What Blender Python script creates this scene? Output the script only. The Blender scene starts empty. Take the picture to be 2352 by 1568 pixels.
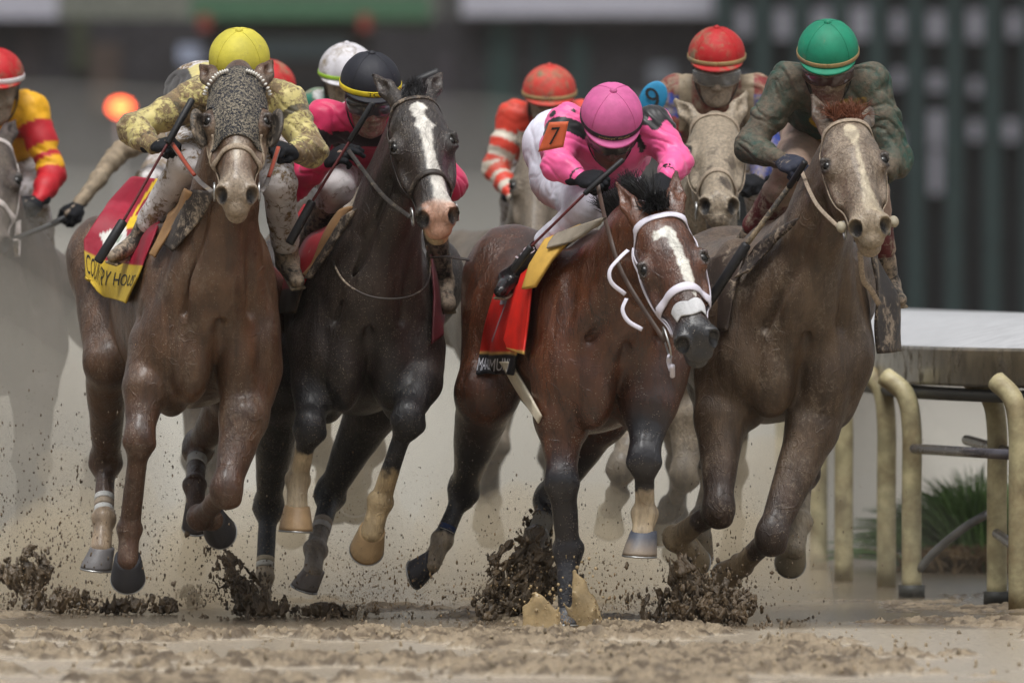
import bpy, math, random
import numpy as np
from mathutils import Vector, Matrix
R = math.radians
rng = np.random.RandomState(7); random.seed(7)
scene = bpy.context.scene
COL = bpy.context.collection
# ------------------------------------------------------------------ camera
CAMY, CAMZ, FOC, HORZ = -44.5, 1.33, 400.0, 650.0      # photo measures are on a 2352 px wide copy
FPX = FOC / 36.0 * 2352.0
TILT = math.atan((784 - HORZ) / FPX)
cam_data = bpy.data.cameras.new('camera'); cam = bpy.data.objects.new('camera', cam_data); COL.objects.link(cam)
cam_data.lens = FOC; cam_data.sensor_width = 36; cam_data.clip_start = 1; cam_data.clip_end = 3000
cam.location = (0, CAMY, CAMZ); cam.rotation_euler = (R(90) - TILT, 0, 0)
cam_data.dof.use_dof = True; cam_data.dof.focus_distance = 44.3; cam_data.dof.aperture_fstop = 3.7
scene.camera = cam
# ------------------------------------------------------------------ light
SUN_EL, SUN_AZ = 68, 150
world = bpy.data.worlds.new('World'); scene.world = world; world.use_nodes = True
wn = world.node_tree.nodes; wl = world.node_tree.links
bg = wn['Background']; sky = wn.new('ShaderNodeTexSky'); sky.sky_type = 'NISHITA'; sky.sun_disc = False
sky.sun_elevation = R(SUN_EL); sky.sun_rotation = R(SUN_AZ); sky.air_density = 1.2; sky.dust_density = 6.0; sky.ozone_density = 1.0
hs = wn.new('ShaderNodeHueSaturation'); hs.inputs['Saturation'].default_value = 0.22
wl.new(sky.outputs[0], hs.inputs['Color']); wl.new(hs.outputs[0], bg.inputs['Color'])
bg.inputs['Strength'].default_value = 0.095
sun_d = bpy.data.lights.new('sun', 'SUN'); sun_d.energy = 1.9; sun_d.angle = R(24); sun_d.color = (1.0, 1.0, 0.98)
sun = bpy.data.objects.new('sun', sun_d); COL.objects.link(sun)
sun.rotation_euler = (R(90 - SUN_EL), 0, R(-25))
scene.view_settings.view_transform = 'Standard'; scene.view_settings.look = 'None'; scene.view_settings.gamma = 1
scene.view_settings.exposure = 0.46
scene.render.engine = 'CYCLES'
cy = scene.cycles
cy.use_denoising = True; cy.max_bounces = 6; cy.diffuse_bounces = 3; cy.glossy_bounces = 3; cy.volume_bounces = 1
cy.transparent_max_bounces = 12; cy.volume_step_rate = 4; cy.caustics_reflective = False; cy.caustics_refractive = False
# ------------------------------------------------------------------ measuring: photo pixel + distance -> world
def W(px, py, y=0.0):
    d = y - CAMY
    ct, st = math.cos(TILT), math.sin(TILT)
    u = (px - 1176) / FPX; v = (784 - py) / FPX
    dx, dy, dz = u, ct + v * st, -st + v * ct
    k = d / dy
    return np.array([dx * k, y, CAMZ + dz * k])
M1 = 1.0 / (FPX / 44.5)                                   # metres per photo pixel at the horses
def v3(*a): return np.array(a, float)
def unit(a):
    a = np.asarray(a, float); return a / (np.linalg.norm(a) + 1e-12)
# ------------------------------------------------------------------ noise
def _h(ix, iy, iz, s):
    n = (ix * 374761393 + iy * 668265263 + iz * 2147483647 + s * 974634777) & 0xffffffff
    n = ((n ^ (n >> 13)) * 1274126177) & 0xffffffff
    return ((n ^ (n >> 16)) & 0xffff) / 65535.0
def vnoise(P, f=1.0, s=0):
    P = np.asarray(P, float) * f; I = np.floor(P).astype(np.int64); t = P - I; t = t * t * (3 - 2 * t); o = 0
    for a in (0, 1):
        for b in (0, 1):
            for c in (0, 1):
                w = (t[:, 0] if a else 1 - t[:, 0]) * (t[:, 1] if b else 1 - t[:, 1]) * (t[:, 2] if c else 1 - t[:, 2])
                o = o + w * _h(I[:, 0] + a, I[:, 1] + b, I[:, 2] + c, s)
    return o
def fbm(P, f=1.0, s=0, o=3):
    r = 0; a = .5; n = 0
    for i in range(o): r = r + a * vnoise(P, f * 2 ** i, s + i * 13); n += a; a *= .5
    return r / n
def sstep(a, b, x):
    t = np.clip((x - a) / (b - a), 0, 1); return t * t * (3 - 2 * t)
def mixc(c, d, t):
    return c * (1 - t[:, None]) + np.asarray(d, float)[None, :] * t[:, None]
# ------------------------------------------------------------------ implicit surfaces
def rotm(x, up):
    """columns: x = length axis, y, z ~ up"""
    x = unit(x); z = np.asarray(up, float); z = unit(z - x * np.dot(x, z)); y = np.cross(z, x)
    return np.array([x, y, z]).T
class SDF:
    def __init__(s): s.pr = []
    def cone(s, a, b, ra, rb, k=.03, flat=None, sub=False):
        a = np.asarray(a, float); b = np.asarray(b, float); m = max(ra, rb)
        if flat is not None and flat[1] > 1: m *= flat[1]
        s.pr.append(('c', np.minimum(a, b) - m, np.maximum(a, b) + m, k, sub, (a, b, ra, rb, flat))); return s
    def chain(s, pts, rs, k=.03, flat=None):
        for i in range(len(pts) - 1): s.cone(pts[i], pts[i + 1], rs[i], rs[i + 1], k if i == 0 else min(k, .02), flat)
        return s
    def ell(s, c, r, rot=None, k=.03, sub=False):
        c = np.asarray(c, float); r = np.asarray(r, float) * np.ones(3); m = r.max() if rot is not None else r
        s.pr.append(('e', c - m, c + m, k, sub, (c, r, rot))); return s
    def box(s, c, h, rot=None, rd=.01, k=.01, sub=False):
        c = np.asarray(c, float); h = np.asarray(h, float); m = np.linalg.norm(h)
        s.pr.append(('b', c - m, c + m, k, sub, (c, h, rot, rd))); return s
    def ball(s, c, r, k=.03, sub=False): return s.ell(c, (r, r, r), None, k, sub)
    def add(s, other): s.pr += other.pr; return s
    def bounds(s):
        lo = np.min([p[1] for p in s.pr if not p[4]], 0); hi = np.max([p[2] for p in s.pr if not p[4]], 0); return lo, hi
    def ev(s, P, band=.03):
        d = np.full(len(P), 1.0)
        for ty, lo, hi, k, sub, a in s.pr:
            m = np.all((P > lo - k - band) & (P < hi + k + band), 1)
            if not m.any(): continue
            q = P[m]
            if ty == 'c':
                A, B, ra, rb, flat = a; ba = B - A; L2 = ba @ ba + 1e-12
                h = np.clip(((q - A) @ ba) / L2, 0, 1); w = q - A - h[:, None] * ba
                if flat is not None:
                    ax = np.asarray(flat[0], float); ax = ax - ba * (ax @ ba) / L2; ax = unit(ax)
                    w = w + ((w @ ax) * (1 / flat[1] - 1))[:, None] * ax
                    v = np.linalg.norm(w, axis=1) - (ra + (rb - ra) * h)
                    if flat[1] < 1: v = v * flat[1] ** .5
                else: v = np.linalg.norm(w, axis=1) - (ra + (rb - ra) * h)
            elif ty == 'e':
                c, r, rot = a; w = q - c
                if rot is not None: w = w @ rot
                k0 = np.linalg.norm(w / r, axis=1); k1 = np.linalg.norm(w / (r * r), axis=1) + 1e-9
                v = k0 * (k0 - 1) / k1
                v = np.where(k0 < 1e-3, -r.min(), v)
            else:
                c, hh, rot, rd = a; w = q - c
                if rot is not None: w = w @ rot
                g = np.abs(w) - (hh - rd)
                v = np.linalg.norm(np.maximum(g, 0), axis=1) + np.minimum(g.max(1), 0) - rd
            e = d[m]
            if sub:
                v = -v; h = np.maximum(k - np.abs(e - v), 0) / k; d[m] = np.maximum(e, v) + h * h * k * .25
            else:
                h = np.maximum(k - np.abs(e - v), 0) / k; d[m] = np.minimum(e, v) - h * h * k * .25
        return d
    def grad(s, P, e=.002):
        b = .05
        g = np.stack([s.ev(P + np.eye(3)[i] * e, b) - s.ev(P - np.eye(3)[i] * e, b) for i in range(3)], 1)
        return g / (np.linalg.norm(g, axis=1)[:, None] + 1e-9)
    def project(s, P, off=0.0, it=6, maxd=.3):
        P = np.array(P, float)
        for _ in range(it):
            d = s.ev(P, .4); g = s.grad2(P); P = P - np.clip(d - off, -.05, .05)[:, None] * g
        return P, s.grad2(P)
    def grad2(s, P, e=.003):
        g = np.stack([s.ev(P + np.eye(3)[i] * e, .4) - s.ev(P - np.eye(3)[i] * e, .4) for i in range(3)], 1)
        return g / (np.linalg.norm(g, axis=1)[:, None] + 1e-9)
    def mesh(s, h=.01):
        lo, hi = s.bounds(); lo = lo - 3 * h; hi = hi + 3 * h
        n = np.ceil((hi - lo) / h).astype(int) + 1; C = 4
        nc = (n // C) + 1
        g = np.stack(np.meshgrid(*[np.arange(m) for m in nc], indexing='ij'), -1).reshape(-1, 3)
        ctr = lo + (g + .5) * C * h
        H = C * h
        d = s.ev(ctr, 2.2 * H)
        keep = g[np.abs(d) < 1.35 * H]
        full = nc * C + 1
        val = np.full(tuple(full), np.nan, np.float32)
        mask = np.zeros(tuple(full), bool)
        r = np.arange(C + 1); off = np.stack(np.meshgrid(r, r, r, indexing='ij'), -1).reshape(-1, 3)
        idx = (keep[:, None, :] * C + off[None]).reshape(-1, 3)
        mask[idx[:, 0], idx[:, 1], idx[:, 2]] = True
        I = np.argwhere(mask)
        vals = np.empty(len(I), np.float32)
        for i in range(0, len(I), 400000): vals[i:i + 400000] = s.ev(lo + I[i:i + 400000] * h, 2.5 * h)
        val[mask] = vals
        def sh(a, b, c): return val[a:val.shape[0] - 1 + a, b:val.shape[1] - 1 + b, c:val.shape[2] - 1 + c]
        mn = np.full(sh(0, 0, 0).shape, np.inf, np.float32); mx = -mn; ok = np.ones(mn.shape, bool)
        for a in (0, 1):
            for b in (0, 1):
                for c in (0, 1):
                    q = sh(a, b, c); ok &= ~np.isnan(q); mn = np.fmin(mn, q); mx = np.fmax(mx, q)
        act = ok & (mn < 0) & (mx >= 0)
        cid = np.full(act.shape, -1, np.int64); A = np.argwhere(act); cid[act] = np.arange(len(A))
        acc = np.zeros((len(A), 3)); cnt = np.zeros(len(A))
        cn = {}
        for a in (0, 1):
            for b in (0, 1):
                for c in (0, 1): cn[a, b, c] = val[A[:, 0] + a, A[:, 1] + b, A[:, 2] + c].astype(float)
        for ax in range(3):
            for u in (0, 1):
                for w in (0, 1):
                    p0 = [u, w]; p0.insert(ax, 0); p1 = [u, w]; p1.insert(ax, 1)
                    v0 = cn[tuple(p0)]; v1 = cn[tuple(p1)]; m = (v0 < 0) != (v1 < 0)
                    t = np.where(m, v0 / (v0 - v1 + 1e-12), 0)
                    e = np.tile(np.array(p0, float), (len(A), 1)); e[:, ax] += t
                    acc += e * m[:, None]; cnt += m
        V = lo + (A + acc / cnt[:, None]) * h
        dd = s.ev(V, .05); gg = s.grad(V, h * .3)
        V = V - np.clip(dd, -.5 * h, .5 * h)[:, None] * gg
        F = []
        for ax in range(3):
            a1, a2 = [(1, 2), (2, 0), (0, 1)][ax]
            sl0 = [slice(1, -1)] * 3; sl1 = [slice(1, -1)] * 3
            sl0[ax] = slice(0, -1); sl1[ax] = slice(1, None)
            v0 = val[tuple(sl0)]; v1 = val[tuple(sl1)]
            m = ~np.isnan(v0) & ~np.isnan(v1) & ((v0 < 0) != (v1 < 0))
            J = np.argwhere(m); J2 = J + 1; J2[:, ax] -= 1
            inside = v0[m] < 0
            q = []
            for (i, j) in ((0, 0), (1, 0), (1, 1), (0, 1)):
                K = J2.copy(); K[:, a1] -= i; K[:, a2] -= j
                q.append(cid[K[:, 0], K[:, 1], K[:, 2]])
            q = np.stack(q, 1); g_ = np.all(q >= 0, 1); q = q[g_]; ins = inside[g_]
            q[~ins] = q[~ins][:, ::-1]
            F.append(q)
        return V, np.concatenate(F)
def vnormals(V, F):
    n = np.cross(V[F[:, 2]] - V[F[:, 0]], V[F[:, 3]] - V[F[:, 1]]); N = np.zeros_like(V)
    for i in range(4): np.add.at(N, F[:, i], n)
    return N / (np.linalg.norm(N, axis=1)[:, None] + 1e-12)
# ------------------------------------------------------------------ objects
def thing(name, label, cat, loc, group=None):
    o = bpy.data.objects.new(name, None); COL.objects.link(o); o.location = loc; o.empty_display_size = .2
    o['label'] = label; o['category'] = cat
    if group: o['group'] = group
    return o
def tag(o, label=None, cat=None, group=None, kind=None):
    for k, v in (('label', label), ('category', cat), ('group', group), ('kind', kind)):
        if v: o[k] = v
    return o
def wloc(o):
    l = np.zeros(3)
    while o is not None: l = l + np.array(o.location); o = o.parent
    return l
def mk(name, V, F, m, parent=None, col=None, smooth=True, loc=None, label=None, mid=None):
    V = np.asarray(V, float)
    me = bpy.data.meshes.new(name)
    base = wloc(parent) if parent is not None else np.zeros(3)
    if loc is not None: l = np.asarray(loc, float)
    elif parent is None: l = np.array([V[:, 0].mean(), V[:, 1].mean(), V[:, 2].min()])
    else: l = base
    V = V - l
    if isinstance(F, np.ndarray) and F.ndim == 2:
        nf, k = F.shape
        me.vertices.add(len(V)); me.vertices.foreach_set('co', V.ravel())
        me.loops.add(nf * k); me.loops.foreach_set('vertex_index', F.ravel().astype(np.int32))
        me.polygons.add(nf); me.polygons.foreach_set('loop_start', (np.arange(nf) * k).astype(np.int32))
        me.polygons.foreach_set('loop_total', np.full(nf, k, np.int32)); me.update(calc_edges=True)
    else:
        me.from_pydata([tuple(v) for v in V], [], [tuple(int(i) for i in f) for f in F]); me.update()
    me.polygons.foreach_set('use_smooth', [smooth] * len(me.polygons))
    ms = m if isinstance(m, (list, tuple)) else [m]
    for q in ms: me.materials.append(q)
    if mid is not None: me.polygons.foreach_set('material_index', np.asarray(mid, np.int32))
    if col is not None:
        col = np.asarray(col, float)
        if col.shape[1] == 3: col = np.concatenate([col, np.ones((len(col), 1))], 1)
        ca = me.color_attributes.new('Col', 'FLOAT_COLOR', 'POINT'); ca.data.foreach_set('color', col.ravel())
    o = bpy.data.objects.new(name, me); COL.objects.link(o)
    if parent is not None: o.parent = parent; o.location = l - base
    else: o.location = l
    if label: o['label'] = label
    return o
class MB:
    """collects simple shapes into one mesh"""
    def __init__(s): s.V = []; s.F = []; s.n = 0
    def add(s, V, F):
        V = np.asarray(V, float); s.V.append(V); s.F += [tuple(i + s.n for i in f) for f in F]; s.n += len(V); return s
    def box(s, c, h, rot=None):
        c = np.asarray(c, float); v = np.array([[x, y, z] for x in (-1, 1) for y in (-1, 1) for z in (-1, 1)]) * np.asarray(h, float)
        if rot is not None: v = v @ np.asarray(rot).T
        return s.add(v + c, [(0, 1, 3, 2), (4, 6, 7, 5), (0, 4, 5, 1), (2, 3, 7, 6), (0, 2, 6, 4), (1, 5, 7, 3)])
    def tube(s, pts, rs, n=10, flat=None, cap=True):
        pts = np.asarray(pts, float); rs = np.ones(len(pts)) * rs; T = np.gradient(pts, axis=0); V = []
        up = v3(0, 0, 1) if abs(unit(T[0])[2]) < .9 else v3(0, 1, 0)
        for i, p in enumerate(pts):
            t = unit(T[i]); a = unit(np.cross(t, up)); b = np.cross(a, t); up = b
            if flat is not None: a2 = a * flat
            else: a2 = a
            for j in range(n):
                th = 2 * math.pi * j / n; V.append(p + rs[i] * (math.cos(th) * a2 + math.sin(th) * b))
        F = [(i * n + j, i * n + (j + 1) % n, (i + 1) * n + (j + 1) % n, (i + 1) * n + j) for i in range(len(pts) - 1) for j in range(n)]
        if cap: F += [tuple(range(n))[::-1], tuple((len(pts) - 1) * n + j for j in range(n))]
        return s.add(V, F)
    def ribbon(s, pts, nrm, w, t):
        """flat strap: width w across, thickness t along the normals"""
        pts = np.asarray(pts, float); T = np.gradient(pts, axis=0); V = []
        for i, p in enumerate(pts):
            n_ = unit(nrm[i]); a = unit(np.cross(unit(T[i]), n_)); ww = (w[i] if hasattr(w, '__len__') else w) / 2
            for (u, q) in ((-1, 0), (-.8, 1), (.8, 1), (1, 0), (.8, -1), (-.8, -1)): V.append(p + a * ww * u + n_ * t / 2 * q)
        k = 6; F = [(i * k + j, i * k + (j + 1) % k, (i + 1) * k + (j + 1) % k, (i + 1) * k + j) for i in range(len(pts) - 1) for j in range(k)]
        F += [tuple(range(k))[::-1], tuple((len(pts) - 1) * k + j for j in range(k))]
        return s.add(V, F)
    def build(s, name, m, parent=None, **k):
        return mk(name, np.concatenate(s.V), s.F, m, parent, **k)
def spline(pts, n=24):
    """Catmull-Rom through points"""
    P = np.asarray(pts, float); P = np.vstack([2 * P[0] - P[1], P, 2 * P[-1] - P[-2]]); out = []
    m = len(P) - 3
    for t in np.linspace(0, m - 1e-6, n):
        i = int(t); u = t - i; a, b, c, d = P[i:i + 4]
        out.append(.5 * ((2 * b) + (c - a) * u + (2 * a - 5 * b + 4 * c - d) * u * u + (3 * b - a - 3 * c + d) * u ** 3))
    return np.array(out)
# ------------------------------------------------------------------ materials
def srgb(r, g, b):
    f = lambda c: (c / 255 / 12.92) if c / 255 < .04045 else ((c / 255 + .055) / 1.055) ** 2.4
    return (f(r), f(g), f(b))
_m = {}
def mat(name, color=None, rough=.6, mud=0.0, mudcol=(.30, .235, .155), mudscale=40., mudpow=.06, bump=0.0, bscale=60., bdist=.004, spec=.4,
        attr=False, metal=0., fold=0.0, foldscale=14., coat=0., vary=.12, emit=None, sheen=0., bigw=.45, alpha=None, hair=0.0, mudrough=.75, speck=0.0, transmission=0.):
    if name in _m: return _m[name]
    m = bpy.data.materials.new(name); m.use_nodes = True; _m[name] = m
    nt = m.node_tree; N = nt.nodes; L = nt.links; p = N['Principled BSDF']
    p.inputs['Roughness'].default_value = rough; p.inputs['Metallic'].default_value = metal
    p.inputs['Specular IOR Level'].default_value = spec; p.inputs['Coat Weight'].default_value = coat; p.inputs['Coat Roughness'].default_value = .25
    p.inputs['Sheen Weight'].default_value = sheen; p.inputs['Transmission Weight'].default_value = transmission
    if alpha is not None: p.inputs['Alpha'].default_value = alpha
    if emit: p.inputs['Emission Color'].default_value = (*emit[0], 1); p.inputs['Emission Strength'].default_value = emit[1]
    tc = N.new('ShaderNodeTexCoord'); co = tc.outputs['Object']
    def noise(scale, det=4, rg=.6, dist=0., vec=None):
        n = N.new('ShaderNodeTexNoise'); n.inputs['Scale'].default_value = scale; n.inputs['Detail'].default_value = det
        n.inputs['Roughness'].default_value = rg; n.inputs['Distortion'].default_value = dist; L.new(vec or co, n.inputs['Vector']); return n.outputs['Fac']
    def ramp(x, a, b):
        r = N.new('ShaderNodeMapRange'); r.interpolation_type = 'SMOOTHSTEP'
        for i_, x_ in ((0, x), (1, a), (2, b)):
            if isinstance(x_, (int, float)): r.inputs[i_].default_value = x_
            else: L.new(x_, r.inputs[i_])
        return r.outputs[0]
    def mth(op, a, b):
        q = N.new('ShaderNodeMath'); q.operation = op
        for i, x in enumerate((a, b)):
            if isinstance(x, (int, float)): q.inputs[i].default_value = x
            else: L.new(x, q.inputs[i])
        return q.outputs[0]
    def mixer(f, a, b, bt='MIX'):
        q = N.new('ShaderNodeMix'); q.data_type = 'RGBA'; q.blend_type = bt
        if isinstance(f, (int, float)): q.inputs[0].default_value = f
        else: L.new(f, q.inputs[0])
        for i, x in ((6, a), (7, b)):
            if isinstance(x, tuple): q.inputs[i].default_value = (*x[:3], 1)
            else: L.new(x, q.inputs[i])
        return q.outputs[2]
    if attr:
        a_ = N.new('ShaderNodeAttribute'); a_.attribute_name = 'Col'; c = a_.outputs['Color']; mudmask = a_.outputs['Alpha']
    else: c = tuple(color); mudmask = None
    if vary:
        v = ramp(noise(9, 5, .65), .3, .7)
        f1 = mixer(v, (1 - vary * 2, 1 - vary * 2, 1 - vary * 2), (1.0 + vary * .6,) * 3)
        c = mixer(1.0, c, f1, 'MULTIPLY')
    if hair > 0:
        mps = N.new('ShaderNodeMapping'); mps.inputs['Scale'].default_value = (14, 14, 2.6); L.new(co, mps.inputs['Vector'])
        c = mixer(1.0, c, mixer(ramp(noise(1.0, 5, .7, .8, mps.outputs[0]), .32, .68), (.60, .58, .56), (1.22, 1.20, 1.16)), 'MULTIPLY')
    rr = None
    if mud > 0:
        big = noise(7, 3, .6); fine = noise(mudscale, 5, .75, .6)
        s_ = mth('ADD', mth('MULTIPLY', big, bigw), mth('MULTIPLY', fine, 1 - bigw))
        if mudmask is not None and attr: lvl = mth('MULTIPLY', mudmask, mud)
        else: lvl = mth('MULTIPLY', mud, 1.0)
        thr = mth('SUBTRACT', .82, mth('MULTIPLY', lvl, .6))
        dlt = mth('SUBTRACT', s_, thr); mk_ = ramp(dlt, -mudpow, mudpow)
        mc = mixer(ramp(noise(mudscale * 1.7, 3), .3, .7), tuple(x * .62 for x in mudcol), tuple(x * 1.12 for x in mudcol))
        c = mixer(mk_, c, mc)
        r_ = N.new('ShaderNodeMapRange'); r_.inputs[3].default_value = rough; r_.inputs[4].default_value = mudrough; L.new(mk_, r_.inputs[0]); rr = r_.outputs[0]
    if speck > 0:
        vo = N.new('ShaderNodeTexVoronoi'); vo.inputs['Scale'].default_value = 120; vo.inputs['Randomness'].default_value = 1; L.new(co, vo.inputs['Vector'])
        sp = mth('MULTIPLY', ramp(vo.outputs['Distance'], mth('MULTIPLY', noise(55, 2), .50), .05), ramp(noise(18, 2), .62 - speck * .3, .70 - speck * .3))
        c = mixer(sp, c, (.34, .29, .22))
    if isinstance(c, tuple): p.inputs['Base Color'].default_value = (*c[:3], 1)
    else: L.new(c, p.inputs['Base Color'])
    if rr is None and rough < .9:
        r_ = N.new('ShaderNodeMapRange'); r_.inputs[3].default_value = max(.05, rough - .1); r_.inputs[4].default_value = min(1, rough + .12); L.new(noise(22, 3), r_.inputs[0]); rr = r_.outputs[0]
    if rr is not None: L.new(rr, p.inputs['Roughness'])
    hgt = None
    if fold > 0:
        wv = noise(foldscale, 3, .5, 1.6); hgt = mth('MULTIPLY', mth('ABSOLUTE', mth('SUBTRACT', wv, .5), 0), fold * 2.2)
    if bump > 0:
        b_ = mth('MULTIPLY', noise(bscale, 4, .7), bump); hgt = b_ if hgt is None else mth('ADD', hgt, b_)
    if hair > 0:
        mp = N.new('ShaderNodeMapping'); mp.inputs['Scale'].default_value = (1, .25, .22); L.new(co, mp.inputs['Vector'])
        b_ = mth('MULTIPLY', noise(330, 2, .6, 0, mp.outputs[0]), hair); hgt = b_ if hgt is None else mth('ADD', hgt, b_)
        b_ = mth('MULTIPLY', noise(70, 4, .7, .5, mp.outputs[0]), hair * 1.6); hgt = mth('ADD', hgt, b_)
        vn = mth('ABSOLUTE', mth('SUBTRACT', noise(7.5, 1.2, .4, 1.4), .5), 0); hgt = mth('ADD', hgt, mth('MULTIPLY', ramp(vn, .016, .004), .45))
    if mud > 0:
        b_ = mth('MULTIPLY', mk_, .35); hgt = b_ if hgt is None else mth('ADD', hgt, b_)
    if hgt is not None:
        b = N.new('ShaderNodeBump'); b.inputs['Strength'].default_value = 1.0; b.inputs['Distance'].default_value = bdist; L.new(hgt, b.inputs['Height']); L.new(b.outputs[0], p.inputs['Normal'])
    return m
# ================================================================== creatures: shared builders
MUDC = (.335, .265, .195)
def headframe(pitch, yaw, roll, horse=True):
    """rows = axes; X nose, Z face normal (horse) / X face, Z crown (person); yaw > 0 turns to the picture's right"""
    p = R(pitch); X = v3(0, -math.cos(p), -math.sin(p)); Z = v3(0, -math.sin(p), math.cos(p)); Y = np.cross(Z, X)
    M = np.array([X, Y, Z]).T
    Ry = np.array(Matrix.Rotation(R(roll), 3, 'Y')); Rz = np.array(Matrix.Rotation(R(yaw), 3, 'Z'))
    return Rz @ Ry @ M
class Frame:
    def __init__(s, o, M, sc=1.0): s.o = np.asarray(o, float); s.M = M; s.sc = sc if hasattr(sc, '__len__') else (sc, sc, sc); s.sc = np.array(s.sc, float)
    def __call__(s, *p):
        p = np.asarray(p if len(p) > 1 else p[0], float); return s.o + (p * s.sc) @ s.M.T
    def d(s, *p): return unit(np.asarray(p, float) @ s.M.T)
    def inv(s, P): return ((np.asarray(P) - s.o) @ s.M) / s.sc
def horse_head(S, H, eartips, mouth=0.0, k=.02, eb=None):
    r = lambda a, b, c: np.array([a, b, c]) * H.sc
    E = lambda c, rr, k=.025, sub=False, rot=None: S.ell(H(*c), r(*rr), H.M if rot is None else rot, k, sub)
    E((.09, 0, -.015), (.13, .088, .085), .05)
    E((.21, 0, -.005), (.15, .092, .078), .05)
    E((.13, 0, .03), (.12, .07, .05), .04)
    for s in (-1, 1):
        E((.235, s * .088, .012), (.055, .030, .038), .025)          # brow bone
        E((.31, s * .078, -.035), (.10, .022, .022), .03)            # cheek ridge
        E((.215, s * .058, -.115), (.125, .034, .115), .05)          # jowl
        S.cone(H(.26, s * .03, -.16), H(.52, s * .022, -.095), .034 * H.sc[0], .022 * H.sc[0], .03)
        E((.13, s * .078, -.03), (.03, .02, .05), .03)
    S.cone(H(.22, 0, .02), H(.54, 0, .006), .062 * H.sc[1], .045 * H.sc[1], .05)
    S.cone(H(.28, 0, -.06), H(.53, 0, -.045), .062 * H.sc[1], .052 * H.sc[1], .05)
    E((.555, 0, -.022), (.066, .066, .056), .04)
    for s in (-1, 1):
        E((.585, s * .048, .004), (.046, .030, .040), .02)
        E((.606, s * .056, .014), (.034, .022, .034), .008, True, H.M @ np.array(Matrix.Rotation(R(s * 18), 3, 'X')))
        E((.632, s * .050, .030), (.034, .013, .024), .006, True)
        E((.243, s * .116, .042), (.032, .020, .020), .010, True)    # eye socket
        S.chain([H(.205, s * .100, .038), H(.225, s * .112, .043), H(.252, s * .118, .032)], [.007, .009, .006], .01)
        S.cone(H(.275, s * .095, .030), H(.262, s * .116, .018), .006, .006, .01)
    E((.622, 0, -.042), (.030, .044, .032), .025)
    E((.580, 0, -.103 - mouth), (.052, .042, .032), .03)
    S.box(H(.60, 0, -.069 - mouth * .5), r(.06, .09, .004 + mouth * .3), H.M, .003, .006, True)
    for s, tip in zip((-1, 1), eartips):
        if tip is None: continue
        b = H(*(eb if eb else (.0, .058, .03)) * v3(1, s, 1)); tip = np.asarray(tip, float); ax = tip - b; m1 = b + ax * .42
        face = unit(v3(s * .25, -1, 0) - unit(ax) * np.dot(v3(s * .25, -1, 0), unit(ax)))
        side = unit(np.cross(ax, face))
        S.cone(b, m1, .034, .038, .03, (face, .6)); S.cone(m1, tip, .038, .007, .01, (face, .55))
        c1 = b + ax * .30 + face * .024; c2 = b + ax * .86 + face * .012
        S.cone(c1, b + ax * .5 + face * .022, .014, .020, .008, None, True); S.cone(b + ax * .5 + face * .022, c2, .020, .004, .006, None, True)
def hoof(parent, c, down, toe, colA, colB=None, r=.062, h=.075, m=None, shoe=True, name='hoof'):
    """c coronet centre, down = axis towards the sole, toe = toe direction"""
    d = unit(down); t = unit(np.asarray(toe) - d * np.dot(toe, d)); l = np.cross(d, t)
    V = []; n = 28
    prof = [(-.012, .74, -.25), (0, .80, -.16), (.012, .83, -.08), (.5 * h, .92, .12), (.86 * h, 1.0, .30), (h, 1.0, .34), (h, .86, .34), (h * .93, .72, .30), (h * .9, .2, .25)]
    for (z, s, sh) in prof:
        for j in range(n):
            a = 2 * math.pi * j / n; ca, sa = math.cos(a), math.sin(a)
            el = 1.0 if ca > 0 else .82
            V.append(c + d * z + t * (ca * r * s * el * 1.05 + sh * r) + l * (sa * r * s * .95))
    k = len(prof); F = [(i * n + j, (i + 1) * n + j, (i + 1) * n + (j + 1) % n, i * n + (j + 1) % n) for i in range(k - 1) for j in range(n)] + [tuple(j for j in range(n)), tuple((k - 1) * n + j for j in range(n))[::-1]]
    V = np.array(V); zz = np.repeat([p[0] / h for p in prof], n)
    col = mixc(np.tile(np.array(colA, float), (len(V), 1)), colB if colB is not None else colA, sstep(.1, .9, zz + .5 * (vnoise(V, 40, 3) - .5)))
    al = np.full((len(V), 1), .25)
    o = mk(name, V, F, m or mat('hoof horn', rough=.42, attr=True, mud=.8, bump=.5, bscale=130, bdist=.003, mudcol=MUDC), parent, np.concatenate([col, al], 1))
    if shoe:
        ring = [c + d * (h + .004) + t * (math.cos(a) * r * (.95 if math.cos(a) > 0 else .78) + .34 * r) + l * math.sin(a) * r * .86 for a in np.linspace(-2.5, 2.5, 26)]
        MB().ribbon(ring, [d] * 26, .018, .007).build('shoe', mat('steel', (.45, .45, .44), .35, metal=.9, mud=.3), o)
    return o
def seg_param(P, pts):
    """nearest distance and running joint parameter along a chain"""
    best = np.full(len(P), 9.); tt = np.zeros(len(P))
    for i in range(len(pts) - 1):
        a, b = pts[i], pts[i + 1]; ba = b - a; h = np.clip(((P - a) @ ba) / (ba @ ba), 0, 1)
        d = np.linalg.norm(P - a - h[:, None] * ba, axis=1); m = d < best; best[m] = d[m]; tt[m] = i + h[m]
    return best, tt
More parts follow.
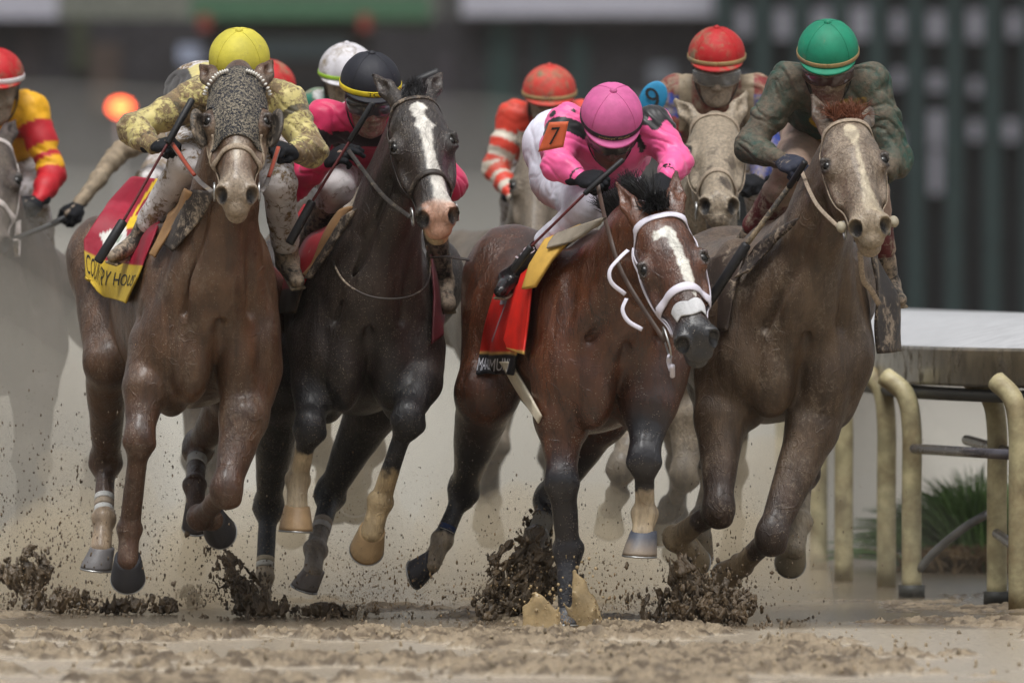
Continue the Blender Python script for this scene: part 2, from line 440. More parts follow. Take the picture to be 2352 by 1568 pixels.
def horse(sp):
    """sp: Y, ox (photo x of the chest middle), yaw, dz, wid, neck, poll, pitch/yaw/roll, legs, colours"""
    Yr = sp['Y']; gx = W(sp['ox'], 700, Yr)[0]; yaw = R(sp['yaw'])
    f = v3(math.sin(yaw), -math.cos(yaw), 0); l = v3(math.cos(yaw), math.sin(yaw), 0)
    O = v3(gx, Yr, sp.get('dz', 0)); wd = sp.get('wid', 1.0)
    L = lambda a, b, c: O + f * a + l * b * wd + v3(0, 0, c)
    B = np.array([f, l, v3(0, 0, 1)]).T
    S = SDF(); E = lambda c, r, k=.08, rot=None: S.ell(L(*c), (r[0], r[1] * wd, r[2]), B if rot is None else rot, k)
    pt = lambda q: W(q[0], q[1], Yr + q[2])
    tilt = lambda a: B @ np.array(Matrix.Rotation(R(a), 3, 'Y'))
    E((-.42, 0, 1.20), (.58, .285, .365), .05)
    E((-.80, 0, 1.28), (.45, .25, .29), .12)
    for s in (-1, 1):
        E((-1.08, s * .12, 1.30), (.31, .155, .27), .10)
        E((-.03, s * .165, 1.24), (.17, .105, .33), .07, tilt(-18))
        E((.06, s * .175, 1.10), (.12, .085, .14), .06)
        E((.115, s * .092, 1.05), (.115, .085, .19), .030)
        E((-.05, s * .145, .95), (.14, .09, .14), .06)
    E((-.22, 0, 1.52), (.26, .085, .11), .08)
    # neck
    poll = pt(sp['poll']); H = Frame(poll, headframe(*sp['head']), sp.get('hsc', (1.0, 1.05, 1.0)))
    back = H(-.02, 0, -.075); fl = (H.M[:, 1] * .5 + l * .5, .62)
    n0 = L(-.10, 0, 1.32); n1 = L(.06, 0, 1.36); mid = (n1 * .5 + back * .5) + v3(0, 0, sp.get('neckup', -.01))
    S.cone(n0, n1, .27, .25, .10, (l, .70 * wd)); S.cone(n1, mid, .235, .185, .10, fl); S.cone(mid, back, .180, .112, .05, fl)
    thr = H(.14, 0, -.16); S.cone(mid + v3(0, 0, -.06), thr, .12, .065, .05, (H.M[:, 1], .8))
    for s in (-1, 1):    # neck muscles running to the shoulder
        S.cone(L(.10, s * .17, 1.18), mid + H.M[:, 1] * s * .075 - v3(0, 0, .08), .055, .05, .045); S.cone(mid + H.M[:, 1] * s * .075 - v3(0, 0, .08), H(.10, s * .055, -.12), .05, .035, .04)
        S.cone(L(.16, s * .055, 1.14), L(.10, s * .05, 1.36), .045, .06, .03)
    for s in (-1, 1):
        S.cone(L(-.12, s * .15, 1.50), L(.07, s * .225, 1.14), .030, .034, .02); S.cone(L(-.28, s * .19, 1.42), L(-.03, s * .235, 1.12), .035, .04, .02)
        S.cone(H(.15, s * .060, -.17), L(.20, s * .12, 1.22), .004, .006, .05, None, True)
        S.cone(L(.02, s * .285, 1.24), L(-.10, s * .225, .98), .006, .006, .04, None, True)
    S.cone(L(.245, 0, 1.24), L(.235, 0, .98), .008, .012, .045, None, True)
    tips = [None if e is None else pt(e) for e in sp['ears']]
    horse_head(S, H, tips, sp.get('mouth', 0.), eb=sp.get('eb'))
    legs = []
    for g in sp['legs']:
        P = [pt(q) for q in g['p']]; rs = g['r']; hind = g.get('hind', False)     # r: top, elbow/stifle, knee/hock, cannon, fetlock, coronet
        S.cone(P[0], P[1], rs[0], rs[1], .06); S.cone(P[1], P[2], rs[1], rs[2] * .80, .04); S.cone(P[2], P[3], rs[3] * 1.12, rs[3], .03); S.cone(P[3], P[4], rs[4] * .82, rs[5], .02)
        if hind:
            S.cone(P[0], L(-1.05, g['side'] * .12, 1.25), rs[0], .17, .10)
            hk = P[2]; bk = unit(f * -1 + v3(0, 0, .25)); S.cone(hk + bk * .035 + v3(0, 0, .03), hk - (P[2] - P[3]) * .1, .03, .028, .03)
            S.ell(hk, (rs[2] * 1.0, rs[2] * 1.05, rs[2] * 1.35), None, .04); S.cone(P[1] * .35 + P[2] * .65 - f * .05, hk + bk * .03, .022, .026, .03)
        else:
            S.ell(P[2], (rs[2] * .98, rs[2] * .95, rs[2] * 1.28), None, .035); fo = P[1] * .6 + P[2] * .4; S.cone(P[1] + v3(0, -.03, 0), fo, rs[1] * .86, rs[2] * .92, .03); m_ = P[0] * .45 + P[1] * .55; S.cone(m_ + l * .03 * g['side'], P[1] * .5 + P[2] * .5 + l * .02 * g['side'], rs[1] * .75, rs[2] * .6, .015)
        S.ball(P[3], rs[4], .025)
        ld = unit(np.cross(P[3] - P[2], v3(0, 1, 0))) if abs(unit(P[3] - P[2])[1]) < .9 else l
        for s in (-1, 1):
            S.cone(P[2] * .85 + P[3] * .15 + ld * s * .017, P[2] * .12 + P[3] * .88 + ld * s * .020, rs[3] * .52, rs[3] * .55, .006)
            S.ball(P[2] + ld * s * rs[2] * .62 + v3(0, -.01, -.012), rs[2] * .50, .012); S.ball(P[3] + ld * s * rs[4] * .55 + v3(0, 0, .004), rs[4] * .55, .010)
        S.ball(P[3] * .85 + P[4] * .15 - unit(g['toe']) * .02, rs[4] * .8, .02)
        legs.append((P, rs, g))
    for e in sp.get('extra', []): S.ell(pt(e[0]), e[1], None, e[2])
    V, F = S.mesh(sp.get('h', .0085))
    root = thing('horse', sp['label'], 'horse', (gx, Yr + .5, 0), 'racehorses galloping down the muddy track')
    al = np.full(len(V), sp.get('mudamt', .3)); C = np.tile(np.array(sp['coat'], float), (len(V), 1))
    C = mixc(C, sp['coat2'], sstep(.35, .7, fbm(V, 3.2, 5)) * .6)
    hl = H.inv(V)
    for (P, rs, g) in legs:
        d, t = seg_param(V, P); near = d < .125; w = near * 1.0
        nz = (fbm(V, 30, 9) - .5) * .28
        if sp.get('points') is not None: C = mixc(C, sp['points'], sstep(g.get('pt', 1.5) - .35, g.get('pt', 1.5) + .35, t + nz) * (d < .14))
        if g.get('sock') is not None:
            s0, sc_ = g['sock']; e_ = sstep(s0 - .05, s0 + .05, t + nz) * (d < .1); C = mixc(C, sc_, e_); al = al * (1 - e_ * .6)
        if g.get('leaning'): pass
    # head markings; nostril holes and eye sockets are coloured near black
    nose = sstep(.50, .60, hl[:, 0] + .1 * (fbm(V, 18, 4) - .5)) * (np.abs(hl[:, 1]) < .12) * (hl[:, 0] < .8) * (np.linalg.norm(hl - v3(.3, 0, -.05), axis=1) < .42)
    C = mixc(C, sp['nose'], nose * sp.get('nosew', .9))
    if 'mark' in sp: C, al = sp['mark'](hl, C, al, V)
    hm = (np.abs(hl[:, 1]) < .13) * (hl[:, 0] > .0) * (hl[:, 0] < .7) * (hl[:, 2] > -.12)
    al = np.where(hm > 0, al + sp.get('headmud', 0), al)
    for s in (-1, 1):
        q = (hl - v3(.604, s * .053, .010)) / v3(.036, .025, .034); C = mixc(C, (.012, .010, .010), 1 - sstep(.75, 1.1, np.linalg.norm(q, axis=1)))
        w_ = 1 - sstep(.75, 1.1, np.linalg.norm(q, axis=1)); al = al * (1 - w_)
        q = (hl - v3(.243, s * .108, .034)) / v3(.036, .026, .027); w_ = 1 - sstep(.75, 1.25, np.linalg.norm(q, axis=1)); C = mixc(C, (.02, .015, .012), w_ * .9); al = al * (1 - w_)
    C4 = np.concatenate([np.clip(C, 0, 1), al[:, None]], 1)
    V = V + vnormals(V, F) * ((fbm(V * v3(1, .6, .28) + 3, 13, 77, 2) - .5) * .020 * sstep(.75, 1.0, V[:, 2]) * (1 - sstep(-.2, -.1, -np.linalg.norm(V - H(.3, 0, -.05), axis=1) + .28)))[:, None] * sp.get('relief', 1)
    # finer relief: soft muscle and skin folds
    N = vnormals(V, F); V = V + N * ((fbm(V * v3(1, 1, .5), 9, 21) - .5) * .012)[:, None] * sp.get('relief', 1)
    coatm = mat('coat ' + sp['key'], rough=sp.get('rough', .5), attr=True, mud=sp.get('mudk', .5), mudcol=sp.get('mudcol', MUDC), mudscale=sp.get('mudscale', 46), mudpow=sp.get('mudpow', .16), hair=.9, bdist=.004, spec=sp.get('spec', .45), vary=.14, speck=sp.get('speck', .5), sheen=sp.get('sheen', .0), mudrough=.5, coat=sp.get('coatw', .16))
    mk('body', V, F, coatm, root, C4)
    for s in (-1, 1):
        e = SDF(); e.ell(H(.243, s * .0985, .027), (.026, .020, .021), H.M); v_, f_ = e.mesh(.005); mk('eye', v_, f_, mat('horse eye', (.006, .005, .004), .12, spec=.35, vary=0), root)
    for (P, rs, g) in legs:
        if g.get('hoof', True): hoof(root, P[4], np.asarray(g['down'], float), np.asarray(g['toe'], float), g.get('hc', (.05, .05, .055)), g.get('hc2'), g.get('hr', .062), g.get('hh', .075))
        for (t0, t1, c, ex) in g.get('wraps', []):
            i = 2; a, b = P[2], P[3]; ra = rs[3] * 1.1; rb = rs[3] * 1.05; pts = [a + (b - a) * t for t in np.linspace(t0, t1, 6)]; rr = [ra + (rb - ra) * t + ex for t in np.linspace(t0, t1, 6)]
            MB().tube(pts, rr, 20).build('leg_bandage', mat('bandage %.2f %.2f' % (c[0], c[2]), c, .8, bump=.6, bscale=180, mud=.35), root)
    return dict(root=root, S=S, H=H, L=L, f=f, l=l, pt=pt, legs=legs, Y=Yr, V=V)
def on_head(h, pts, off=.004, n=30):
    """strap path: points in the head's own frame, laid on the horse's surface"""
    P = spline([h['H'](*p) for p in pts], n); return h['S'].project(P, off)
def strap(h, name, pts, w=.02, t=.005, m=None, parent=None, off=.004, n=30):
    P, N = on_head(h, pts, off, n); return MB().ribbon(P, N, w, t).build(name, m, parent or h['root'])
def bridle(h, m, noseband=.40, w=.02, cheek=True, brow=True, nose=True, browm=None, ring=True, wn=None):
    r = h['root']; br = None
    if brow: strap(h, 'browband', [(.10, -.10, -.05), (.055, -.085, .02), (.045, -.045, .065), (.045, 0, .085), (.045, .045, .065), (.055, .085, .02), (.10, .10, -.05)], w, .006, browm or m)
    if nose:
        q = noseband; strap(h, 'noseband', [(q + .06, -.06, -.13), (q + .03, -.09, -.07), (q + .005, -.075, 0), (q, -.04, .05), (q - .002, 0, .07), (q, .04, .05), (q + .005, .075, 0), (q + .03, .09, -.07), (q + .06, .06, -.13)], wn or w * 1.15, .007, m)
    if cheek:
        for s in (-1, 1): strap(h, 'cheek_strap', [(.06, s * .10, -.03), (.16, s * .13, -.035), (.28, s * .13, -.05), (.40, s * .10, -.065), (.50, s * .08, -.065)], w * .75, .005, m)
    if ring:
        for s in (-1, 1):
            c = h['H'](.51, s * .078, -.07); X = h['H'].M[:, 0]; Z = h['H'].M[:, 2]
            pts = [c + (X * math.cos(a) + Z * math.sin(a)) * .034 for a in np.linspace(0, 2 * math.pi, 22)]
            MB().tube(pts, .0045, 8, cap=False).build('bit_ring', mat('steel', (.45, .45, .44), .35, metal=.9, mud=.3), r)
def hair(name, roots, dirs, lens, m, parent, n=6, w=.0035, droop=.3, curl=.02, seed=1):
    rg = np.random.RandomState(seed); b = MB()
    for p, d, L_ in zip(roots, dirs, lens):
        d = unit(d); pts = []; q = np.array(p, float); k = rg.randn(3) * curl
        for i in range(n): pts.append(q.copy()); q = q + d * L_ / (n - 1); d = unit(d + v3(0, 0, -droop / n) + k)
        b.tube(pts, [w * (1 - .85 * i / (n - 1)) for i in range(n)], 4, cap=False)
    return b.build(name, m, parent)
def patch(S, corners, nu=24, nv=24, off=.012, th=.006, sag=None, project=True):
    """cloth laid on a body: bilinear sheet from a grid of control points; returns V,F and a map (u,v)->point"""
    G = np.array(corners, float); a, b = G.shape[:2]
    def at(u, v):
        x = u * (b - 1); y = v * (a - 1); i = min(int(x), b - 2); j = min(int(y), a - 2); fx, fy = x - i, y - j
        return (G[j, i] * (1 - fx) + G[j, i + 1] * fx) * (1 - fy) + (G[j + 1, i] * (1 - fx) + G[j + 1, i + 1] * fx) * fy
    T = np.array([at(u, v) for v in np.linspace(0, 1, nv) for u in np.linspace(0, 1, nu)])
    if project:
        P, N = S.project(T, off); 
    else: P, N = T, None
    g = P.reshape(nv, nu, 3); du = np.gradient(g, axis=1); dv = np.gradient(g, axis=0); N2 = np.cross(du, dv); N2 /= np.linalg.norm(N2, axis=2)[..., None] + 1e-9
    if N2.reshape(-1, 3)[:, 1].mean() > 0: N2 = -N2
    if sag is not None:
        uu, vv = np.meshgrid(np.linspace(0, 1, nu), np.linspace(0, 1, nv)); g = g + N2 * sag(uu, vv)[..., None]
    outer = g + N2 * th; V = np.concatenate([outer.reshape(-1, 3), g.reshape(-1, 3)]); n = nu * nv; F = []
    for j in range(nv - 1):
        for i in range(nu - 1):
            q = j * nu + i; F.append((q, q + 1, q + nu + 1, q + nu)); F.append((n + q, n + q + nu, n + q + nu + 1, n + q + 1))
    for i in range(nu - 1): F.append((i, n + i, n + i + 1, i + 1)); q = (nv - 1) * nu + i; F.append((q, q + 1, n + q + 1, n + q))
    for j in range(nv - 1): q = j * nu; F.append((q, q + nu, n + q + nu, n + q)); q = j * nu + nu - 1; F.append((q, n + q, n + q + nu, q + nu))
    def pos(u, v, up=.003):
        x = np.clip(u, 0, .9999) * (nu - 1); y = np.clip(v, 0, .9999) * (nv - 1); i = int(x); j = int(y); fx, fy = x - i, y - j
        bl = lambda A: (A[j, i] * (1 - fx) + A[j, i + 1] * fx) * (1 - fy) + (A[j + 1, i] * (1 - fx) + A[j + 1, i + 1] * fx) * fy
        return bl(outer) + unit(bl(N2)) * up
    uv = np.stack(np.meshgrid(np.linspace(0, 1, nu), np.linspace(0, 1, nv)), -1).reshape(-1, 2); uv = np.concatenate([uv, uv])
    return V, np.array(F), pos, uv
def drape(S, grid, Yr, nu=30, nv=30, off=.014, th=.006, rng_=.35, sm=3, sag=None, front=.8):
    """cloth over a body: grid of (photo x, photo y, expected distance); the body's surface gives the real distance"""
    G = np.array(grid, float); a, b = G.shape[:2]; T = []
    for v in np.linspace(0, 1, nv):
        for u in np.linspace(0, 1, nu):
            x = u * (b - 1); y = v * (a - 1); i = min(int(x), b - 2); j = min(int(y), a - 2); fx, fy = x - i, y - j
            T.append((G[j, i] * (1 - fx) + G[j, i + 1] * fx) * (1 - fy) + (G[j + 1, i] * (1 - fx) + G[j + 1, i + 1] * fx) * fy)
    T = np.array(T); y = T[:, 2] + Yr - front; hit = np.zeros(len(T), bool)
    for _ in range(70):
        P = np.array([W(t[0], t[1], yy) for t, yy in zip(T, y)]); d = S.ev(P, .5) - off; hit |= d < .002
        y = np.where(hit, y, y + np.clip(d * .7, .003, .05)); y = np.minimum(y, T[:, 2] + Yr + rng_)
    y = y.reshape(nv, nu)
    for _ in range(sm):
        q = np.pad(y, 1, mode='edge'); y = (q[1:-1, 1:-1] * 2 + q[:-2, 1:-1] + q[2:, 1:-1] + q[1:-1, :-2] + q[1:-1, 2:]) / 6
    y = y.ravel() - off * .6
    P = np.array([W(t[0], t[1], yy) for t, yy in zip(T, y)])
    return patch(None, P.reshape(nv, nu, 3), nu, nv, off, th, sag, project=False)
def text_verts(s, subdiv=True):
    """built-in font outline as flat triangles: points in em units, centred; returns V (n,2) and faces"""
    cu = bpy.data.curves.new('t', 'FONT'); cu.body = s; cu.size = 1; cu.resolution_u = 3; o = bpy.data.objects.new('t', cu); COL.objects.link(o)
    dg = bpy.context.evaluated_depsgraph_get(); me = bpy.data.meshes.new_from_object(o.evaluated_get(dg), depsgraph=dg)
    import bmesh
    bm = bmesh.new(); bm.from_mesh(me); bmesh.ops.triangulate(bm, faces=bm.faces); bmesh.ops.subdivide_edges(bm, edges=[e for e in bm.edges if e.calc_length() > .12], cuts=1, use_grid_fill=False); bmesh.ops.triangulate(bm, faces=bm.faces)
    V = np.array([v.co[:] for v in bm.verts]); F = [[v.index for v in f_.verts] for f_ in bm.faces]; bm.free()
    bpy.data.objects.remove(o); bpy.data.curves.remove(cu); bpy.data.meshes.remove(me)
    V = V[:, :2]; c = (V.max(0) + V.min(0)) / 2; return V - c, F, V.max(0) - V.min(0)
def text_on(name, s, fn, m, parent, width=1.0, height=1.0):
    """fn maps (a, b) in [-.5,.5]^2 to a world point"""
    V, F, sz = text_verts(s); return mk(name, [fn(v[0] / sz[0] * width, v[1] / sz[1] * height) for v in V], F, m, parent, smooth=False)
# ------------------------------------------------------------------ people
def human_head(S, H):
    E = lambda c, r, k=.02, sub=False: S.ell(H(*c), np.array(r) * H.sc, H.M, k, sub)
    E((-.005, 0, .035), (.098, .076, .088), .03); E((.022, 0, -.035), (.072, .062, .085), .04); E((.045, 0, -.085), (.045, .045, .030), .03)
    E((.078, 0, .018), (.018, .055, .014), .015)
    S.cone(H(.088, 0, .008), H(.112, 0, -.030), .010, .015, .012); 
    for s in (-1, 1):
        E((.098, s * .014, -.034), (.012, .010, .009), .008); E((.062, s * .042, -.025), (.022, .024, .018), .015)
        E((.088, s * .032, .0), (.014, .018, .011), .008, True); E((.078, s * .032, 0), (.014, .014, .012), .004)
        E((.0, s * .079, -.008), (.016, .008, .03), .008)
    E((.088, 0, -.061), (.013, .024, .006), .006); E((.086, 0, -.073), (.013, .021, .006), .006); E((.10, 0, -.0672), (.02, .024, .0016), .003, True)
    E((.082, 0, -.095), (.018, .02, .015), .012)
def helmet(parent, H, col, rim=None, bandm=None, m=None, size=(.138, .121, .118), seams=True, peak=True, key='helmet', hmud=.42, pk=None, zc=.045):
    V = []; nth = 40; nr = 14; a, b, c = size; c = min(c, .122)
    for i in range(nr + 1):
        ph = (i / nr) * R(98)
        for j in range(nth):
            th = 2 * math.pi * j / nth; q = v3(math.sin(ph) * math.cos(th) * a, math.sin(ph) * math.sin(th) * b, math.cos(ph) * c)
            if seams and i > 0: q = q * (1 - .010 * math.exp(-((abs(((j / nth * 4) % 1) - .5) - .5) / .018) ** 2))
            V.append(H(*(q + v3(0, 0, zc))))
    for i in (1, 2):
        for j in range(nth):
            th = 2 * math.pi * j / nth; ph = R(98); sc = 1 - .06 * i; V.append(H(*(v3(math.sin(ph) * math.cos(th) * a, math.sin(ph) * math.sin(th) * b, math.cos(ph) * c) * sc + v3(0, 0, zc + .01 * (i - 1)))))
    F = [(i * nth + j, (i + 1) * nth + j, (i + 1) * nth + (j + 1) % nth, i * nth + (j + 1) % nth) for i in range(nr + 2) for j in range(nth)]
    col = tuple(c_ * .82 for c_ in col); hm = m or mat(key, col, .62, fold=.12, foldscale=30, bump=.25, bscale=220, bdist=.003, mud=hmud, mudcol=(.22, .17, .10), mudscale=24, mudpow=.10, mudrough=.8)
    o = mk('helmet', V, F, hm, parent)
    MB().tube([H(0, 0, c + zc - .004), H(0, 0, c + zc + .004), H(0, 0, c + zc + .010)], [.016, .014, .004], 12).build('button', hm, o)
    if seams:
        for q4 in range(4):
            th = R(45 + 90 * q4); pp = [H(math.sin(ph) * math.cos(th) * a * 1.002, math.sin(ph) * math.sin(th) * b * 1.002, math.cos(ph) * c * 1.002 + zc) for ph in np.linspace(R(6), R(90), 16)]
            MB().tube(pp, .0017, 5).build('seam', hm, o)
    if peak:
        FS = Frame(H(-.004, 0, -.034), H.M, 1.13)
        for s_ in (-1, 1):
            pp = spline([H(.02, s_ * .098, zc - .01), FS(.025, s_ * .078, -.04), FS(.050, s_ * .045, -.100), FS(.058, 0, -.120)], 12)
            MB().ribbon(pp, [H.d(.3, s_, -.2)] * 12, .014, .004).build('chin_strap', mat('strap black', (.015, .015, .016), .6), o)
        P = []; n1, n2 = 24, 6
        for k_ in (0, 1):
            for i in range(n2):
                for j in range(n1):
                    th = R(-68) + R(136) * j / (n1 - 1); e = i / (n2 - 1); cs = max(0, math.cos(th * 90 / 68)) ** .6
                    rad = 1 + .26 * e * cs; P.append(H(math.cos(th) * a * .97 * rad, math.sin(th) * b * .97 * (1 + .12 * e * cs), zc - .014 - .012 * e * cs - (.006 if k_ else 0)))
        n = n1 * n2; FF = []
        for i in range(n2 - 1):
            for j in range(n1 - 1): q = i * n1 + j; FF += [(q, q + 1, q + n1 + 1, q + n1), (n + q, n + q + n1, n + q + n1 + 1, n + q + 1)]
        for j in range(n1 - 1): q = (n2 - 1) * n1 + j; FF.append((q, q + 1, n + q + 1, n + q))
        mk('peak', P, FF, pk or hm, o)
    if bandm:
        w, bm_ = bandm; pts = []; nn = []
        for th in np.linspace(0, 2 * math.pi, 50):
            ph = R(92); q = v3(math.sin(ph) * math.cos(th) * a, math.sin(ph) * math.sin(th) * b, math.cos(ph) * c); pts.append(H(*(q * 1.012 + v3(0, 0, zc)))); nn.append(H.d(math.cos(th), math.sin(th), .02))
        MB().ribbon(pts, nn, w, .003).build('helmet_band', bm_, o)
    return o
def goggles(parent, H, lens, frame, fwd=.0):
    pts = []; nn = []
    for th in np.linspace(R(-72), R(72), 25):
        pts.append(H(math.cos(th) * .112 + fwd - .003, math.sin(th) * .088, .0)); nn.append(H.d(math.cos(th), math.sin(th), 0))
    w = [.030 + .022 * math.cos(t) ** .5 - (.016 * math.exp(-(t / .16) ** 2)) for t in np.linspace(R(-72), R(72), 25)]
    o = MB().ribbon([p for p in pts], nn, [x + .010 for x in w], .012).build('goggles', frame, parent)
    MB().ribbon([p + n * .005 for p, n in zip(pts, nn)], nn, w, .006).build('lens', lens, o)
    st = [H(math.cos(t) * .100, math.sin(t) * .086, .006) for t in np.linspace(R(72), R(288), 30)]
    MB().ribbon(st, [H.d(math.cos(t), math.sin(t), 0) for t in np.linspace(R(72), R(288), 30)], .018, .004).build('goggle_strap', mat('black rubber', (.02, .02, .02), .6), o)
    return o
def hand(parent, wrist, knuck, back, side, m, curl=1.0, name='glove', sc=1.0, curls=None):
    """wrist, knuck: world points; back = normal of the back of the hand; side = +1/-1 thumb side"""
    X = unit(knuck - wrist); H = Frame(wrist, rotm(X, back), sc); S = SDF(); Z = 1
    S.cone(H(-.035, 0, 0), H(.01, 0, 0), .030 * sc, .026 * sc, .01, (H.M[:, 2], .8))
    S.ell(H(.055, 0, 0), np.array((.050, .043, .019)) * sc, H.M, .02); S.ell(H(.03, side * .022, -.010), np.array((.035, .018, .018)) * sc, H.M, .015)
    for i, (y, ln) in enumerate(((.030, .078), (.010, .086), (-.011, .080), (-.031, .064))):
        c = (curls[i] if curls else curl) ; p = H(.092 - .004 * abs(i - 1), side * y, .001); a = R(18 + 40 * c); d0 = H.d(math.cos(a), 0, -math.sin(a)); pts = [p]
        for j, l_ in enumerate((.42, .32, .26)):
            pts.append(pts[-1] + d0 * ln * l_ * sc); a += R(12 + 58 * c); d0 = H.d(math.cos(a), 0, -math.sin(a))
        S.cone(H(.05, side * y * .9, .0), p, .012 * sc, .0112 * sc, .012); S.chain(pts, [.0112 * sc, .0102 * sc, .0095 * sc, .0082 * sc], .005)
    a0 = H(.025, side * .034, -.012); a1 = H(.062, side * (.056 - .012 * curl), -.026); a2 = H(.092, side * (.052 - .03 * curl), -.044)
    S.chain([a0, a1, a2], [.015 * sc, .0125 * sc, .0095 * sc], .012)
    V, F = S.mesh(.0042); return mk(name, V, F, m, parent), H
def wrinkle(V, F, amp=.006, f=(14, 14, 22), seed=3):
    N = vnormals(V, F); w = (fbm(V, 4, seed + 2, 2)[:, None] - .5) * .16; A = rotm((.55, .25, .8), (0, 1, 0)); B = rotm((-.6, .2, .8), (0, 1, 0))
    n = fbm(((V + w) @ A) * v3(19, 6, 6), 1, seed, 2); n2 = fbm(((V + w) @ B) * v3(30, 9, 9) + 5, 1, seed + 5, 2); n3 = fbm(V, 6, seed + 8, 2); g = sstep(.35, .6, n3)
    return V + N * (amp * (.9 * (n3 - .5) + 1.5 * (n - .5) - .45 * np.exp(-((n - .45) / .05) ** 2) + (n2 - .5) * g))[:, None]
def person(sp):
    pt = lambda q: W(q[0], q[1], sp['Y'] + q[2])
    hp = pt(sp['head']); H = Frame(hp, headframe(*sp['ang']), sp.get('hs', 1.0)); HF = Frame(H(-.004, 0, -.034), H.M, 1.13)
    J = {k: pt(v) for k, v in sp['j'].items()}
    base = J['pelvis'].copy(); base[2] = min(J['toeA'][2] if 'toeA' in J else 1.3, J['toeB'][2] if 'toeB' in J else 1.3)
    root = thing('person', sp['label'], 'person', base, 'jockeys riding the racehorses')
    S = SDF(); human_head(S, HF)
    nb = J['neck']; S.cone(HF(-.02, 0, -.06), nb, .052, .058, .03)
    ch = J['chest']; pv = J['pelvis']; sh = unit(J['shB'] - J['shA'])
    S.cone(nb, ch, .06, .10, .05, (sh, 1.35)); S.cone(ch, pv, .10, .095, .05, (sh, 1.25))
    for s in 'AB':
        S.cone(nb, J['sh' + s], .05, .048, .04); S.chain([J['sh' + s], J['el' + s], J['wr' + s]], [.046, .036, .024], .03); 
        S.cone(pv, J['hip' + s], .09, .085, .05)
        if 'an' + s in J: S.chain([J['hip' + s], J['kn' + s], J['an' + s], J['toe' + s]], [.08, .048, .033, .024], .03)
        else: S.cone(J['hip' + s], J['kn' + s], .08, .048, .03)
        if 'kk' + s in J: S.cone(J['wr' + s], J['wr' + s] * .3 + J['kk' + s] * .7, .022, .018, .01)
    V, F = S.mesh(sp.get('bh', .007))
    c = np.tile(np.array(sp.get('skin', (.28, .15, .10)), float), (len(V), 1)); hl = HF.inv(V)
    lip = np.exp(-(((hl[:, 2] + .067) / .011) ** 2) - ((hl[:, 1] / .026) ** 2)) * (hl[:, 0] > .07); c = mixc(c, (.22, .07, .06), lip * .7)
    hairm = (hl[:, 2] > -.04) * (hl[:, 0] < .02) * (np.linalg.norm(hl, axis=1) < .16); c = mixc(c, (.03, .02, .015), hairm * 1.0)
    mk('body', V, F, mat('skin ' + sp['key'], rough=.5, attr=True, mud=sp.get('facemud', .3), mudscale=60, mudcol=MUDC, vary=.08), root, np.concatenate([c, np.ones((len(c), 1))], 1))
    # silks
    S = SDF(); k = .04; ex = sp.get('bulk', 1.0)
    S.cone(nb + v3(0, 0, -.01), ch, .085 * ex, .125 * ex, .05, (sh, 1.40)); pe = ch + (pv - ch) * sp.get('silkend', 1.0); S.cone(ch, pe, .125 * ex, .128 * ex, .06, (sh, 1.25))
    for s in 'AB':
        a, e, w = J['sh' + s], J['el' + s], J['wr' + s]
        S.cone(nb * .6 + a * .4, a, .075 * ex, .074 * ex, .06); m1 = a * .5 + e * .5
        S.chain([a, m1, e], [.072 * ex, .064 * ex, .060 * ex], .05); m2 = e * .5 + w * .5; S.chain([e, m2, w], [.058 * ex, .050 * ex, .033 * ex], .03)
    for q in sp.get('silkx', []): S.ell(pt(q[0]), q[1], None, .05)
    V, F = S.mesh(sp.get('h', .006)); V = wrinkle(V, F, sp.get('wr', .011), seed=sp.get('seed', 3))
    C = sp['silk'](V, J, H, F); root2 = mk('silks', V, F, sp['silkm'], root, C if C.shape[1] == 4 else np.concatenate([C, np.full((len(C), 1), sp.get('mud', .5))], 1))
    silkS = S
    S = SDF(); sr = sp.get('seat', .112); S.cone(pv, pv * .5 + ch * .5, sr, sr * .85, .05, (sh, 1.2))
    for s in 'AB':
        h_, kn = J['hip' + s], J['kn' + s]; S.cone(pv, h_, sr * .98, .110, .06); S.chain([h_, h_ * .4 + kn * .6, kn], [.112, .085, .068], .04)
        if 'an' + s in J: an = J['an' + s]; bf = sp.get('boot', .42) + .06; S.cone(kn, kn * (1 - bf) + an * bf, .066, .060, .03)
    V, F = S.mesh(sp.get('h', .0075)); V = wrinkle(V, F, .006, seed=11); bc = sp['breech'](V, J); mk('breeches', V, F, sp['breechm'], root, bc if bc.shape[1] == 4 else np.concatenate([bc, np.full((len(bc), 1), sp.get('bmud', .5))], 1))
    for s in 'AB':
        if 'an' + s not in J: continue
        kn, an, to = J['kn' + s], J['an' + s], J['toe' + s]; S = SDF(); t0 = kn * (1 - sp.get('boot', .42)) + an * sp.get('boot', .42)
        S.cone(t0, an, .056, .042, .02); S.cone(an, to, .040, .030, .03, (v3(0, 0, 1), .9)); hd = an + (an - kn) * .06 - unit(to - an) * .035; S.cone(an, hd, .040, .034, .02)
        V, F = S.mesh(.006); V = wrinkle(V, F, .006, (18, 18, 30), 8); b = mk('boot', V, F, sp['bootm'], root)
        dn = unit(np.cross(to - an, sh)); dn = dn if dn[2] < 0 else -dn
        so = MB().ribbon(spline([hd + dn * .036, an * .6 + to * .4 + dn * .036, to + dn * .026 + unit(to - an) * .02], 8), [dn] * 8, .062, .010).build('sole', mat('boot sole', (.03, .028, .025), .7, mud=.6), b)
    return dict(root=root, J=J, H=H, HF=HF, pt=pt, silks=root2, S=silkS)
